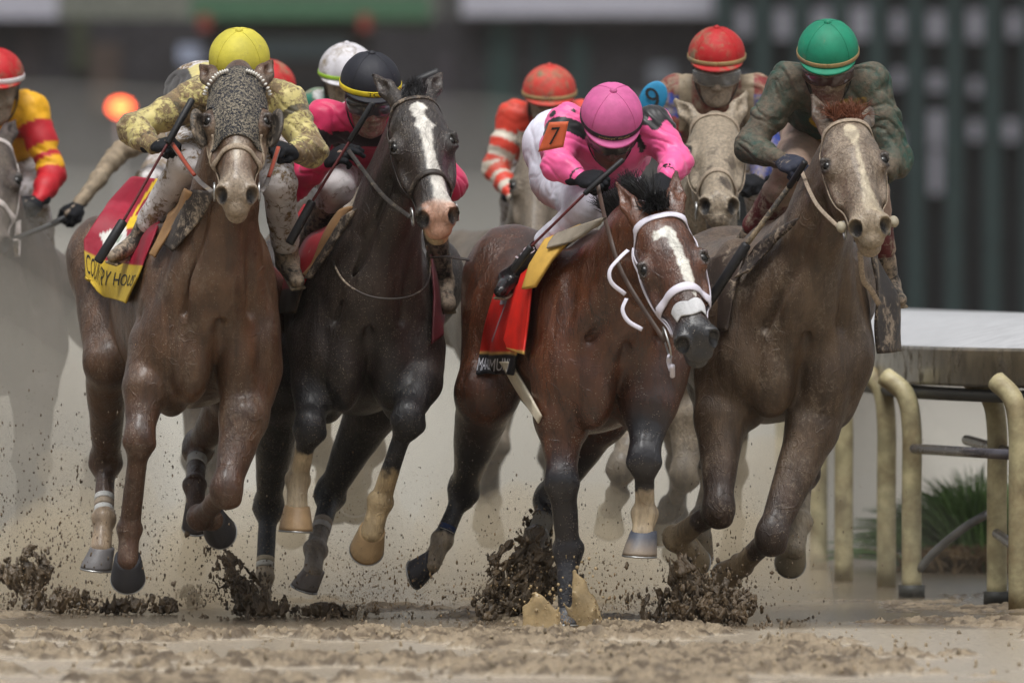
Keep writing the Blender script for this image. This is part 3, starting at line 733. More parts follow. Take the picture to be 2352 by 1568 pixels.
def whip(label, pts, rs, cols, group='riding whips'):
    P = np.array(pts, float); o = thing('riding_whip', label, 'whip', P[0], group)
    for i, nm in enumerate(('handle', 'shaft', 'flap')):
        if i < len(P) - 1: MB().tube([P[i], P[i] * .97 + P[i + 1] * .03, P[i] * .03 + P[i + 1] * .97, P[i + 1]], [rs[i] * .8, rs[i], rs[i], rs[i] * .8], 10).build(nm, cols[i], o)
    return o
# ================================================================== the setting
def graded(fine0, fine1, step, far0, far1, g=1.18):
    a = list(np.arange(fine0, fine1 + 1e-6, step)); s = step; x = fine1
    while x < far1: s *= g; x += s; a.append(x)
    s = step; x = fine0; pre = []
    while x > far0: s *= g; x -= s; pre.append(x)
    return np.array(pre[::-1] + a)
xs = graded(-2.5, 2.5, .012, -160, 160); ys = graded(-7.4, 3.2, .017, -80, 1500)
gx, gy = np.meshgrid(xs, ys); GP = np.stack([gx.ravel(), gy.ravel(), np.zeros(gx.size)], 1)
def ground_h(P):
    Q = P * v3(1, .55, 1)
    reg = fbm(Q, 1.9, 31, 3); clump = fbm(Q + 0.05 * np.stack([fbm(Q, 9, 2, 2), fbm(Q, 9, 3, 2), 0 * Q[:, 0]], 1), 15, 41, 4); fine = fbm(P, 52, 51, 3)
    m = sstep(.48, .58, reg)
    h = m * (sstep(.44, .72, clump) * .022 + sstep(.35, .7, fine) * .016 * sstep(.38, .60, clump)) + (reg - .5) * .03 + sstep(.55, .75, fine) * .004
    near = sstep(9, 4, np.abs(P[:, 1] + 2)) * sstep(5, 3, np.abs(P[:, 0]))
    front = sstep(1.5, -1.6, P[:, 1]) * .55 + .45
    return h * near * front, m * near
GH, GM = ground_h(GP)
WATER = .002
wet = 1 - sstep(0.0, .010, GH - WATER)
ds = ((GP[:, 0] - .3) / .22) ** 2 + ((GP[:, 1] + .1) / .35) ** 2; GH = GH + .035 * np.exp(-(ds - 1) ** 2 / .3) * 0
GH = np.maximum(GH, WATER); GP[:, 2] = GH
nX, nY = len(xs), len(ys)
ii, jj = np.meshgrid(np.arange(nX - 1), np.arange(nY - 1)); q = (jj * nX + ii).ravel()
GF = np.stack([q, q + 1, q + nX + 1, q + nX], 1)
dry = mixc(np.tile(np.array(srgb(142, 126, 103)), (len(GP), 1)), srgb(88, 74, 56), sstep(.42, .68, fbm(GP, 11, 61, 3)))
gc = mixc(dry, srgb(166, 154, 136), wet * sstep(-.3, -1.0, GP[:, 1] + .25 * (fbm(GP, 1.5, 5) - .5))); gc = mixc(gc, srgb(98, 86, 70), wet * sstep(-.9, -.2, GP[:, 1]))  # dark wet mud under the horses, their contact shade painted into its colour
mg = bpy.data.materials.new('wet mud'); mg.use_nodes = True; N_ = mg.node_tree.nodes; L_ = mg.node_tree.links; p_ = N_['Principled BSDF']
at_ = N_.new('ShaderNodeAttribute'); at_.attribute_name = 'Col'; tc_ = N_.new('ShaderNodeTexCoord')
n1 = N_.new('ShaderNodeTexNoise'); n1.inputs['Scale'].default_value = 26; n1.inputs['Detail'].default_value = 6; n1.inputs['Roughness'].default_value = .7; L_.new(tc_.outputs['Object'], n1.inputs['Vector'])
mr = N_.new('ShaderNodeMapRange'); mr.inputs[1].default_value = .3; mr.inputs[2].default_value = .7; mr.inputs[3].default_value = .72; mr.inputs[4].default_value = 1.15; L_.new(n1.outputs['Fac'], mr.inputs[0])
mx = N_.new('ShaderNodeMix'); mx.data_type = 'RGBA'; mx.blend_type = 'MULTIPLY'; mx.inputs[0].default_value = 1; L_.new(at_.outputs['Color'], mx.inputs[6]); L_.new(mr.outputs[0], mx.inputs[7]); L_.new(mx.outputs[2], p_.inputs['Base Color'])
r1 = N_.new('ShaderNodeMapRange'); r1.inputs[3].default_value = .50; r1.inputs[4].default_value = .24; L_.new(at_.outputs['Alpha'], r1.inputs[0]); L_.new(r1.outputs[0], p_.inputs['Roughness'])
bm_ = N_.new('ShaderNodeBump'); bm_.inputs['Distance'].default_value = .014
m2 = N_.new('ShaderNodeMath'); m2.operation = 'MULTIPLY'; m3 = N_.new('ShaderNodeMath'); m3.operation = 'SUBTRACT'; m3.inputs[0].default_value = 1.05; L_.new(at_.outputs['Alpha'], m3.inputs[1]); L_.new(n1.outputs['Fac'], m2.inputs[0]); L_.new(m3.outputs[0], m2.inputs[1]); L_.new(m2.outputs[0], bm_.inputs['Height']); L_.new(bm_.outputs[0], p_.inputs['Normal'])
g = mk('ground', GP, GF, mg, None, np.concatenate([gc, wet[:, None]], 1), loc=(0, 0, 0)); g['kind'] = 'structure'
# ---- far side: grandstand wall, crowd rail, truck
YB = 150.0; D_ = YB - CAMY; sB = FPX / D_     # photo px per metre there
def bw(px, py, y=YB): return W(px, py, y)
darkw = mat('stand dark', srgb(58, 54, 56), .9, vary=.3); pale = mat('stand pale', srgb(170, 170, 182), .8, vary=.1)
st = thing('grandstand', 'dark grandstand with columns and pale windows beyond the rail on the right', 'grandstand', bw(2100, 829))
x0, x1 = bw(1640, 0)[0], bw(2900, 0)[0]
MB().box(((x0 + x1) / 2, YB + 1.5, 4), ((x1 - x0) / 2, 1.2, 4.0)).build('wall', mat('stand deep', srgb(26, 30, 34), .9, vary=.25), st, smooth=False)
for i in range(15):
    px = 1662 + i * 88; c = bw(px, 400)
    MB().box((c[0], YB - .1, 4), (.11, .15, 4)).build('column', mat('column green', srgb(34, 56, 56), .7, vary=.2), st, smooth=False)
for (px, py, w, h) in [(1708, 52, 30, 62), (1798, 55, 34, 70), (1887, 55, 40, 72), (1975, 52, 40, 74), (2063, 58, 26, 60), (2150, 60, 34, 66), (2240, 58, 32, 70), (2330, 58, 26, 60), (1708, 205, 24, 60), (2063, 180, 24, 40), (2150, 190, 30, 40), (2150, 300, 30, 90), (2240, 300, 24, 46), (2150, 390, 26, 110), (2322, 300, 28, 50), (2240, 200, 22, 36), (2062, 330, 20, 60)]:
    c = bw(px, py); MB().box((c[0], YB + .2, c[2]), (w / sB / 2, .06, h / sB / 2)).build('window', pale, st, smooth=False)
x0 = bw(-600, 0)[0]; x1 = bw(1640, 0)[0]; zt = bw(0, 42)[2]
w2 = thing('stand_wall', 'dark brown stand wall with a pale parapet across the background', 'wall', bw(600, 829))
MB().box(((x0 + x1) / 2, YB + 1.6, zt / 2), ((x1 - x0) / 2, 1.0, zt / 2)).build('wall', mat('wall brown', srgb(50, 48, 52), .9, vary=.4), w2, smooth=False)
MB().box(((x0 + bw(1000, 0)[0]) / 2, YB + 2.5, zt + 1), ((bw(1000, 0)[0] - x0) / 2, .6, 1.2)).build('upper_wall', mat('upper wall', srgb(120, 122, 112), .9, vary=.3), w2, smooth=False)
MB().box(((bw(1060, 0)[0] + bw(1640, 0)[0]) / 2, YB + .4, zt + .35), ((bw(1640, 0)[0] - bw(1060, 0)[0]) / 2, .15, .30)).build('parapet', pale, w2, smooth=False)
MB().box(((bw(-100, 0)[0] + bw(130, 0)[0]) / 2, YB + .4, zt + .35), ((bw(130, 0)[0] - bw(-100, 0)[0]) / 2, .15, .35)).build('parapet', pale, w2, smooth=False)
for i in range(7):
    c = bw(1090 + i * 85, 20); MB().box((c[0], YB + .9, c[2] + .35), (.2, .05, .35)).build('window', mat('glass pale', srgb(150, 165, 165), .3), w2, smooth=False)
for (px, py, w, h, cc) in [(1150, 180, 60, 260, (40, 60, 58)), (1240, 150, 30, 300, (36, 50, 52)), (1480, 250, 90, 60, (120, 124, 130)), (1520, 170, 60, 50, (110, 114, 122)), (1330, 200, 46, 240, (38, 56, 56)), (60, 150, 50, 200, (50, 44, 46)), (240, 180, 70, 160, (74, 62, 56)), (180, 100, 40, 120, (52, 56, 40)), (1020, 250, 40, 260, (60, 56, 62))]:
    c = bw(px, py); MB().box((c[0], YB + .55, c[2]), (w / sB / 2, .04, h / sB / 2)).build('panel', mat('panel %d %d' % (cc[0], cc[1]), srgb(*cc), .9, vary=.2), w2, smooth=False)
tk = thing('truck', 'dark truck with green roof, red marker lamps and pale windscreen far behind', 'truck', bw(650, 840, 138))
def tb(name, x0, y0, x1, y1, yy, dp, m):
    a, b = W(x0, y1, yy), W(x1, y0, yy); c = (a + b) / 2; return MB().box((c[0], yy + dp / 2, c[2]), ((b[0] - a[0]) / 2, dp / 2, (b[2] - a[2]) / 2)).build(name, m, tk, smooth=False)
tb('cab', 470, 60, 850, 330, 138, 3, mat('truck body', srgb(62, 60, 62), .5)); tb('roof', 440, -10, 985, 44, 137, 5, mat('truck roof', srgb(66, 104, 78), .6))
tb('windscreen', 520, 82, 800, 134, 137.9, .1, mat('windscreen', srgb(110, 130, 142), .15)); tb('mirror', 410, 104, 468, 146, 137.5, .1, mat('mirror pale', srgb(165, 175, 200), .3)); tb('grille', 560, 190, 780, 300, 137.9, .1, mat('grille', srgb(40, 40, 42), .5))
for px in (470, 838): tb('marker_lamp', px - 13, 34, px + 13, 70, 136.9, .1, mat('marker lamp', srgb(140, 60, 50), .4))
for s in (-1, 1):
    c = W(650 + s * 150, 700, 138); MB().tube([c + v3(-.15, .2, 0) - v3(0, 0, c[2] - .5), c + v3(.15, .2, 0) - v3(0, 0, c[2] - .5)], .5, 20).build('wheel', mat('tyre', (.02, .02, .02), .8), tk)
bl = thing('warning_lamp', 'glowing orange warning lamp on a thin post at the left of the background', 'lamp', W(277, 880, 120))
c = W(277, 247, 120); MB().tube([v3(c[0], 120, 0), v3(c[0], 120, c[2] - .12)], .03, 8).build('post', mat('post grey', (.2, .2, .2), .6), bl)
e = SDF(); e.ell(c, (.15, .1, .10)); V, F = e.mesh(.03); mk('lamp', V, F, mat('amber lamp', (.8, .15, .02), .4, vary=0, emit=((1, .09, .02), 9.0)), bl)
# ---- inner running rail on the right
rm = mat('rail white', srgb(182, 182, 184), .35, mud=.22, mudcol=(.28, .24, .17), bump=.1); pm = mat('post cream', srgb(186, 176, 138), .45, mud=.42, mudcol=(.20, .14, .07), mudscale=7, mudpow=.22, vary=.2); dm = mat('under dark', srgb(44, 44, 40), .6, mud=.2)
path = spline([W(1800, 650, 62) * v3(1, 1, 0), W(1842, 650, 56) * v3(1, 1, 0), W(1905, 650, 51) * v3(1, 1, 0), W(2010, 650, 6.0) * v3(1, 1, 0), W(2110, 650, 3.4) * v3(1, 1, 0), W(2330, 650, 1.6) * v3(1, 1, 0), W(2700, 650, .6) * v3(1, 1, 0), W(3300, 650, .2) * v3(1, 1, 0)], 60)
path = spline([v3(1.35, 40, 0), v3(1.38, 22, 0), v3(1.36, 13, 0), W(1990, 650, 6.5) * v3(1, 1, 0), W(2085, 650, 4.0) * v3(1, 1, 0), W(2290, 650, 2.2) * v3(1, 1, 0), W(2560, 650, 1.2) * v3(1, 1, 0), W(3100, 650, .6) * v3(1, 1, 0)], 70)
T = np.gradient(path, axis=0); NN = np.array([unit(v3(-t[1], t[0], 0)) for t in T]); NN = np.array([n if (n[0] < -.2 or n[1] < -.5) else -n for n in NN])
rail = thing('running_rail', 'muddy white running rail on curved cream posts at the right edge of the track', 'rail', path[-8])
z0 = 1.065
prof = [(.0, z0), (.012, z0 - .015), (.012, z0 - .13), (0, z0 - .145), (-.03, z0 - .14), (-.03, z0 - .02), (-.30, z0 + .06), (-.62, z0 + .12), (-.62, z0 + .135), (-.30, z0 + .078), (-.02, z0 + .006)]
V = []; F = []
for p, n in zip(path, NN):
    for (o, z) in prof: V.append(p + n * o + v3(0, 0, z))
k = len(prof); F = [(i * k + j, i * k + (j + 1) % k, (i + 1) * k + (j + 1) % k, (i + 1) * k + j) for i in range(len(path) - 1) for j in range(k)]
mk('rail_cover', V, F, rm, rail)
MB().ribbon([p + v3(0, 0, z0 - .082) + n * .020 for p, n in zip(path, NN)], NN, .162, .010).build('rail_fascia', mat('fascia muddy', srgb(98, 88, 70), .28, mud=.4, mudscale=6, mudcol=(.10, .08, .055), vary=.3), rail)
def rail_post(px, Y, lean=-45, brace=False, base=False):
    b = W(px, 650, Y); b[2] = 0; t = W(px + lean, 650, Y)[0]
    pts = spline([b, b + v3(0, 0, .45), b + v3(0, 0, .72), v3(b[0] + (t - b[0]) * .25, b[1] + .02, .86), v3(t, b[1] + .08, .935)], 22)
    o = MB().tube(pts, .042, 16).build('post', pm, rail)
    if base: MB().tube([b + v3(0, 0, 0), b + v3(0, 0, .055)], .056, 16).build('post_sleeve', dm, o)
    if brace:
        MB().tube(spline([b + v3(.03, -.02, .12), b + v3(.10, -.05, .20), b + v3(.22, -.1, .30), b + v3(.32, -.12, .36)], 12), .018, 8).build('brace', mat('galvanised', (.25, .25, .25), .4, metal=.7, mud=.3), o)
    return o
for a in [(1800, 11.5, -30), (1880, 8.3, -30), (1938, 6.2, -34), (2036, 5.2, -40), (2094, 3.6, -60, True, True), (2290, 2.6, -62, False, True), (2340, 1.5, -50)]: rail_post(*a)
for (a, b) in (((2100, 1030, 3.5), (2352, 1046, 1.7)), ((2220, 1010, 3.6), (2400, 1060, 1.4))):
    MB().tube([W(*a), W(*b)], .022, 10).build('cross_bar', mat('bar metal', (.16, .15, .17), .25, metal=.6, mud=.3), rail)
MB().tube([W(2290, 1225, 2.5), W(2420, 1320, 1.2)], .022, 10).build('brace', mat('bar metal', None), rail)
MB().ribbon([p + v3(0, 0, z0 - .20) + n * -.06 for p, n in zip(path, NN)], [v3(0, 0, 1)] * len(path), .16, .05).build('under_channel', dm, rail)
# grass clump behind the rail
gb = []; rg = np.random.RandomState(3)
G = MB()
for i in range(1500):
    x, y = rg.randn() * .13, rg.randn() * .25; p = W(2245, 650, 8.5); p[2] = 0; p = p + v3(x, y, 0); ln = (.52 - abs(x) * .9) * rg.uniform(.6, 1.1); ln = max(ln, .1); d = unit(v3(x * 2.2 + rg.randn() * .18, rg.randn() * .3, 1))
    pts = [p, p + d * ln * .5, p + d * ln * .85 + v3(x * .4, 0, -.02), p + d * ln + v3(x * .8, 0, -.06)]; G.tube(pts, [.006, .005, .003, .001], 3, cap=False)
G.build('grass_tuft', mat('grass', (.10, .19, .05), .6, vary=.3), None); bpy.data.objects['grass_tuft']['label'] = 'green grass tuft growing behind the rail posts at the right'; bpy.data.objects['grass_tuft']['category'] = 'grass tuft'
G = MB()
for i in range(500):
    p = W(2255, 650, 7.9); p[2] = 0; p = p + v3(rg.randn() * .15, rg.randn() * .1, 0); d = unit(v3(rg.randn() * .5, rg.randn() * .4, .8)); G.tube([p, p + d * .10, p + d * .16 + v3(rg.randn() * .05, 0, -.03)], [.009, .007, .002], 3, cap=False)
tag(G.build('dead_weeds', mat('dead weed', (.20, .13, .06), .8, vary=.3), None), 'brown dead weeds at the foot of the grass tuft', 'weeds')
# ================================================================== horse 1 and rider (yellow)
leather = mat('leather dark', (.030, .022, .018), .5, mud=.45, mudcol=MUDC, bump=.3, bscale=200); 
leatherm = mat('leather muddy', (.07, .05, .035), .6, mud=.85, mudcol=MUDC, mudscale=70, bump=.3, bscale=200)
tanpad = mat('tan saddle pad', srgb(150, 114, 76), .8, mud=.35, bump=.2)
glovem = mat('black glove', (.008, .009, .012), .75, mud=.22, bump=.5, bscale=160, mudcol=MUDC, spec=.2)
def mark1(hl, C, al, V):
    # blinker hood of dark cloth is a separate part; star and mud film here
    s = np.exp(-((hl[:, 1] / .018) ** 2)) * sstep(.36, .38, hl[:, 0]) * sstep(.50, .44, hl[:, 0]) * (hl[:, 2] > 0)
    C = mixc(C, (.55, .48, .38), s * .8); m = sstep(.46, .56, hl[:, 0]) * (np.linalg.norm(hl - v3(.3, 0, 0), axis=1) < .45); return C, al + m * .35
h1 = horse(dict(key='one', label='chestnut brown horse with a speckled blinker hood, leftmost of the four front horses', Y=0, ox=480, yaw=11, coat=(.092, .044, .021), coat2=(.135, .075, .043), nose=(.27, .21, .15),
    poll=(545, 182, -.48), head=(50, 1, 0), hsc=(1.0, 1.10, 1.06), ears=[(461, 150, -.44), (624, 140, -.44)], mark=mark1, eb=(.045, .082, .035), points=(.075, .034, .018), rough=.34, coatw=.3, mudamt=.28, headmud=.22, mudk=.75, mudpow=.22, nosew=.75,
    legs=[dict(side=-1, p=[(360, 800, 0), (332, 890, -.08), (320, 1010, -.20), (298, 1215, -.08), (293, 1290, -.10)], r=[.11, .085, .060, .036, .046, .044], toe=(0, -.62, -.78), down=(0, .78, -.62), hr=.071, hc=(.03, .03, .035), points=1),
          dict(side=1, p=[(580, 850, 0), (560, 960, -.12), (520, 1125, -.28), (458, 1190, 0.0), (492, 1196, .07)], r=[.11, .09, .062, .038, .044, .042], toe=(.3, -.3, -.9), down=(.2, .9, -.3), hr=.068, hc=(.03, .03, .035)),
          dict(side=-1, hind=True, p=[(262, 600, 1.05), (248, 830, .75), (243, 1058, 1.2), (238, 1190, 1.02), (232, 1262, .95)], r=[.17, .095, .062, .034, .045, .042], toe=(-.45, -.8, -.3), down=(-.1, .1, -1), hr=.066, hc=(.16, .15, .15), sock=(2.62, (.42, .31, .21)), wraps=[(.62, .70, (.6, .6, .58), .004), (.72, .80, (.42, .34, .26), .004), (.82, .90, (.65, .65, .63), .004)]),
          dict(side=1, hind=True, p=[(560, 700, 1.05), (540, 900, .8), (455, 1030, 1.15), (447, 1115, .85), (452, 1165, .8)], r=[.17, .10, .06, .034, .044, .04], toe=(0, -.7, -.6), down=(0, .5, -.8), hr=.062, hc=(.05, .04, .04), wraps=[(.3, .5, (.6, .6, .58), .004)])]))
tail1 = None
# blinker hood: dark speckled cloth over the forehead
H = h1['H']; rows = []
for (x, wd, z) in [(-.03, .055, .07), (.03, .080, .08), (.10, .130, .05), (.16, .115, .06), (.19, .070, .08), (.25, .055, .085), (.30, .080, .07), (.345, .100, .035)]:
    rows.append([H(x + (.02 * abs(t)), t * wd, z - .045 * t * t) for t in (-1, -.5, 0, .5, 1)])
V, F, pos, uv = patch(h1['S'], rows, 30, 40, .003, .004); hoodm = mat('hood cloth', (.010, .012, .022), .8, mud=.52, mudcol=(.26, .225, .17), mudscale=120, mudpow=.05, bigw=.12, bump=.5, bscale=200)
hood = mk('blinker_hood', V, F, hoodm, h1['root'])
for s in (-1, 1):
    cup = SDF(); M = H.M @ np.array(Matrix.Rotation(R(s * -28), 3, 'X')); c = H(.255, s * .132, .006); cup.ell(c, (.085, .020, .066), M, .01); cup.ell(c + H.M[:, 0] * .02 + H.M[:, 2] * .004 - H.M[:, 1] * s * .016, (.070, .018, .056), M, .01, True)
    V, F = cup.mesh(.0045); mk('blinker_cup', V, F, mat('blinker cup', (.05, .042, .035), .6, mud=.45, mudcol=MUDC), hood)
    P, N = on_head(h1, [(.035, s * .035, .09), (.055, s * .075, .065), (.095, s * .108, .02)], .016, 12)
    for i in range(1, 11): e = SDF(); 
    b = MB()
    for i in range(12):
        t = unit(np.gradient(P, axis=0)[i]); b.tube([P[i] - t * .0045, P[i], P[i] + t * .0045], [.004, .0095, .004], 8)
    b.build('browband', mat('pearl band', srgb(215, 212, 205), .4, mud=.2), h1['root'])
bridle(h1, leatherm, noseband=.405, w=.022, brow=False)
for s in (-1, 1): strap(h1, 'hood_strap', [(.30, s * .085, .02), (.38, s * .088, -.03), (.45, s * .08, -.06), (.51, s * .075, -.075)], .012, .005, leatherm)
# number cloth and saddle
clothm = mat('number cloth', rough=.6, attr=True, mud=.62, fold=.25, foldscale=8, vary=.08, bdist=.006, mudcol=(.35, .27, .12))
V, F, pos, uv = drape(h1['S'], [[(300, 411, .95), (345, 408, .7), (425, 418, .35)], [(243, 482, .95), (305, 495, .7), (372, 492, .35)], [(194, 553, .95), (262, 585, .65), (328, 598, .3)], [(197, 640, .9), (238, 655, .6), (318, 640, .3)], [(199, 636, .9), (242, 682, .6), (296, 697, .3)]], 0, 44, 60, sag=lambda u, v: .010 * np.sin(u * 9 + v * 5))
c = np.tile(np.array(srgb(150, 22, 48)), (len(V), 1)); u_, v_ = uv[:, 0], uv[:, 1]
c = mixc(c, srgb(190, 160, 48), (v_ > .56) * 1.0); c = mixc(c, srgb(225, 190, 40), ((np.abs(u_ - .62 + (v_ - .25) * .3) < .13) & (v_ < .34) & ~((np.abs(u_ - .60 + (v_ - .25) * .3) < .05) & (v_ > .10) & (v_ < .26))) * 1.0)
c = mixc(c, srgb(215, 215, 210), ((np.abs(u_ - .42) + np.abs(v_ - .42) * 2.2 < .27)) * 1.0); c = mixc(c, srgb(150, 165, 150), ((np.abs(u_ - .42) < .10) & (np.abs(v_ - .41) < .03)) * 1.0)
nc = mk('number_cloth', V, F, clothm, h1['root'], np.concatenate([c, np.full((len(c), 1), .4)], 1))
blk = mat('lettering black', (.01, .01, .01), .7, vary=0)
text_on('lettering', 'COUNTRY HOUS', lambda a, b: pos(.50 + a, .70 + .13 * a - b, .002), blk, nc, .93, .13)
V, F, pos, uv = drape(h1['S'], [[(425, 432, .3), (446, 442, .05)], [(392, 485, .32), (412, 500, .1)], [(362, 545, .32), (380, 560, .1)], [(346, 585, .32), (356, 592, .12)]], 0, 14, 30, .016, .008, sag=lambda u, v: .006 * np.sin(v * 7 + u * 3)); mk('saddle_pad', V, F, tanpad, h1['root'])
V, F, pos, uv = drape(h1['S'], [[(443, 436, .2), (500, 440, .0)], [(409, 500, .2), (462, 505, .05)], [(376, 562, .22), (398, 578, .12)]], 0, 20, 26, .014, .008); mk('saddle', V, F, leather, h1['root'])
MB().ribbon([W(298, 700, .55), W(297, 735, .5), W(302, 775, .42)], [v3(-.3, -1, 0)] * 3, .035, .008).build('girth', mat('girth white', srgb(200, 190, 170), .7, mud=.4), h1['root'])
ycol = srgb(198, 184, 118)
def silk1(V, J, H, F):
    C = np.tile(np.array(ycol), (len(V), 1)); k = srgb(34, 28, 26)
    C = mixc(C, k, (V[:, 1] > J['chest'][1] + .12) * (np.abs(((V[:, 0] - J['chest'][0]) * 3.5 + V[:, 2] * 2) % 1.0 - .5) < .3) * 1.0)
    for s in 'AB':
        a, e, w = J['sh' + s], J['el' + s], J['wr' + s]; d, t = seg_param(V, [a, e, w]); on = d < .085
        C = mixc(C, k, on * ((t > .28) & (t < .40)) * .9); C = mixc(C, k, on * ((t > 1.72) & (t < 1.80)) * 1.0); C = mixc(C, srgb(225, 215, 130), on * (t > 1.8) * .8)
    d = np.abs(V[:, 2] - J['chest'][2] + .03); C = mixc(C, k, (d < .035) * (V[:, 1] < J['chest'][1]) * (np.abs(V[:, 0] - J['chest'][0]) < .17) * .95)
    return np.concatenate([C, (.66 - .45 * (V[:, 1] > J['chest'][1] + .12))[:, None]], 1)
silkm1 = mat('silks one', rough=.55, attr=True, mud=.85, mudcol=(.20, .135, .065), mudscale=42, mudpow=.05, bump=.15, bscale=40, vary=.1, sheen=.2)
def breech_white(V, J): return np.tile(np.array(srgb(205, 200, 200)), (len(V), 1))
brm1 = mat('breeches muddy', rough=.6, attr=True, mud=.98, mudcol=(.22, .15, .08), mudscale=34, mudpow=.04, bump=.2)
bootm = mat('boot black', (.02, .018, .016), .4, mud=.55, mudcol=MUDC, bump=.3, bscale=40, fold=.4, foldscale=20)
j1 = person(dict(key='one', label='jockey in muddy yellow silks and plain yellow helmet, riding the hooded chestnut horse', Y=0, head=(550, 158, .02), ang=(24, 0, 0), silk=silk1, silkm=silkm1, breech=breech_white, breechm=brm1, bootm=bootm, mud=.70, bmud=.50, boot=.66, facemud=.6,
    j=dict(neck=(550, 222, .16), chest=(520, 245, .38), pelvis=(465, 215, .82), shA=(445, 232, .16), elA=(305, 298, .02), wrA=(352, 335, -.12), kkA=(395, 330, -.2),
           shB=(655, 235, .16), elB=(715, 345, .04), wrB=(676, 345, -.1), kkB=(640, 338, -.18), hipA=(440, 270, .75), knA=(430, 375, .18), anA=(318, 555, .42), toeA=(262, 588, .30),
           hipB=(600, 270, .75), knB=(640, 420, .15), anB=(660, 600, .42), toeB=(682, 645, .30))))
helmet(j1['root'], j1['H'], srgb(212, 200, 72), key='yellow cover', hmud=.30)
hand(j1['root'], j1['J']['wrA'], j1['J']['kkA'], v3(-.1, -.6, .8), 1, glovem, 1.0); hand(j1['root'], j1['J']['wrB'], j1['J']['kkB'], v3(.1, -.6, .8), 1, glovem, 1.0)
wb = mat('whip black', (.012, .012, .014), .5, bump=.3); wr = mat('whip red', (.10, .012, .014), .4, bump=.5, bscale=300)
whip('black riding whip with a dark red shaft held across the hooded chestnut horse', [W(442, 228, -.18), W(385, 330, -.24), W(284, 507, -.30), W(224, 602, -.32)], [.014, .0055, .019], [wb, wr, wb])
rein = mat('rein grey', (.16, .14, .13), .6, mud=.4); reinr = mat('rein orange', srgb(150, 62, 40), .6, mud=.2)
for s, kk in ((-1, 'kkA'), (1, 'kkB')):
    a = h1['H'](.51, s * .085, -.07); b = j1['J'][kk]; P = spline([a, a * .6 + b * .4 + v3(0, 0, -.02), b], 16); MB().ribbon(P, [v3(0, -1, .3)] * 16, .02, .005).build('rein', rein, h1['root']); MB().ribbon(P[8:] + v3(0, -.005, .002), [v3(0, -1, .3)] * 8, .015, .008).build('rein_grip', reinr, h1['root'])
def P2(x, y): return (597 + .4393 * x, 76.6 + .4393 * y)
def cloth_rgb(n, c): return np.tile(np.array(srgb(*c)), (n, 1))
def c4(c, a): return np.concatenate([c, np.full((len(c), 1), a)], 1)
def rein_pair(h, j, m=None, sides='AB', sag=.03, w=.018):
    for s, k in ((-1, 'A'), (1, 'B')):
        if k not in sides: continue
        a = h['H'](.51, s * .085, -.07); b = j['J']['kk' + k]; P = spline([a, a * .55 + b * .45 + v3(0, 0, -sag), b], 18); MB().ribbon(P, [v3(.2 * s, -1, .3)] * 18, w, .005).build('rein', m or rein, h['root'])
# ================================================================== horse 2: near black with a white blaze
def mark2(hl, C, al, V):
    x, y = hl[:, 0], hl[:, 1]; jig = (fbm(V, 60, 4) - .5) * .012
    cx = np.interp(x, [.08, .14, .2, .3, .4, .5, .58], [.004, .0, .012, .010, .014, .026, .024]); w = np.interp(x, [.075, .085, .11, .13, .165, .20, .22, .3, .36, .42, .5, .56], [0, .02, .030, .020, .017, .036, .022, .017, .018, .023, .026, .034])
    m = sstep(.004, -.004, np.abs(y - cx) - w + jig) * (hl[:, 2] > -.02) * (x < .60) * (x > .07) * (np.abs(y) < .1)
    C = mixc(C, (.68, .66, .62), m); pk = sstep(.53, .57, x + jig * 2) * (x < .68) * (np.linalg.norm(hl - v3(.3, 0, 0), axis=1) < .45) * sstep(.064, .052, np.abs(y - .006)); C = mixc(C, (.50, .28, .20), pk * .9)
    ch = (x > .54) * sstep(-.065, -.08, hl[:, 2]) * (np.linalg.norm(hl - v3(.3, 0, 0), axis=1) < .48); C = mixc(C, (.42, .34, .20), ch * .8); return C, al * (1 - m * .6)
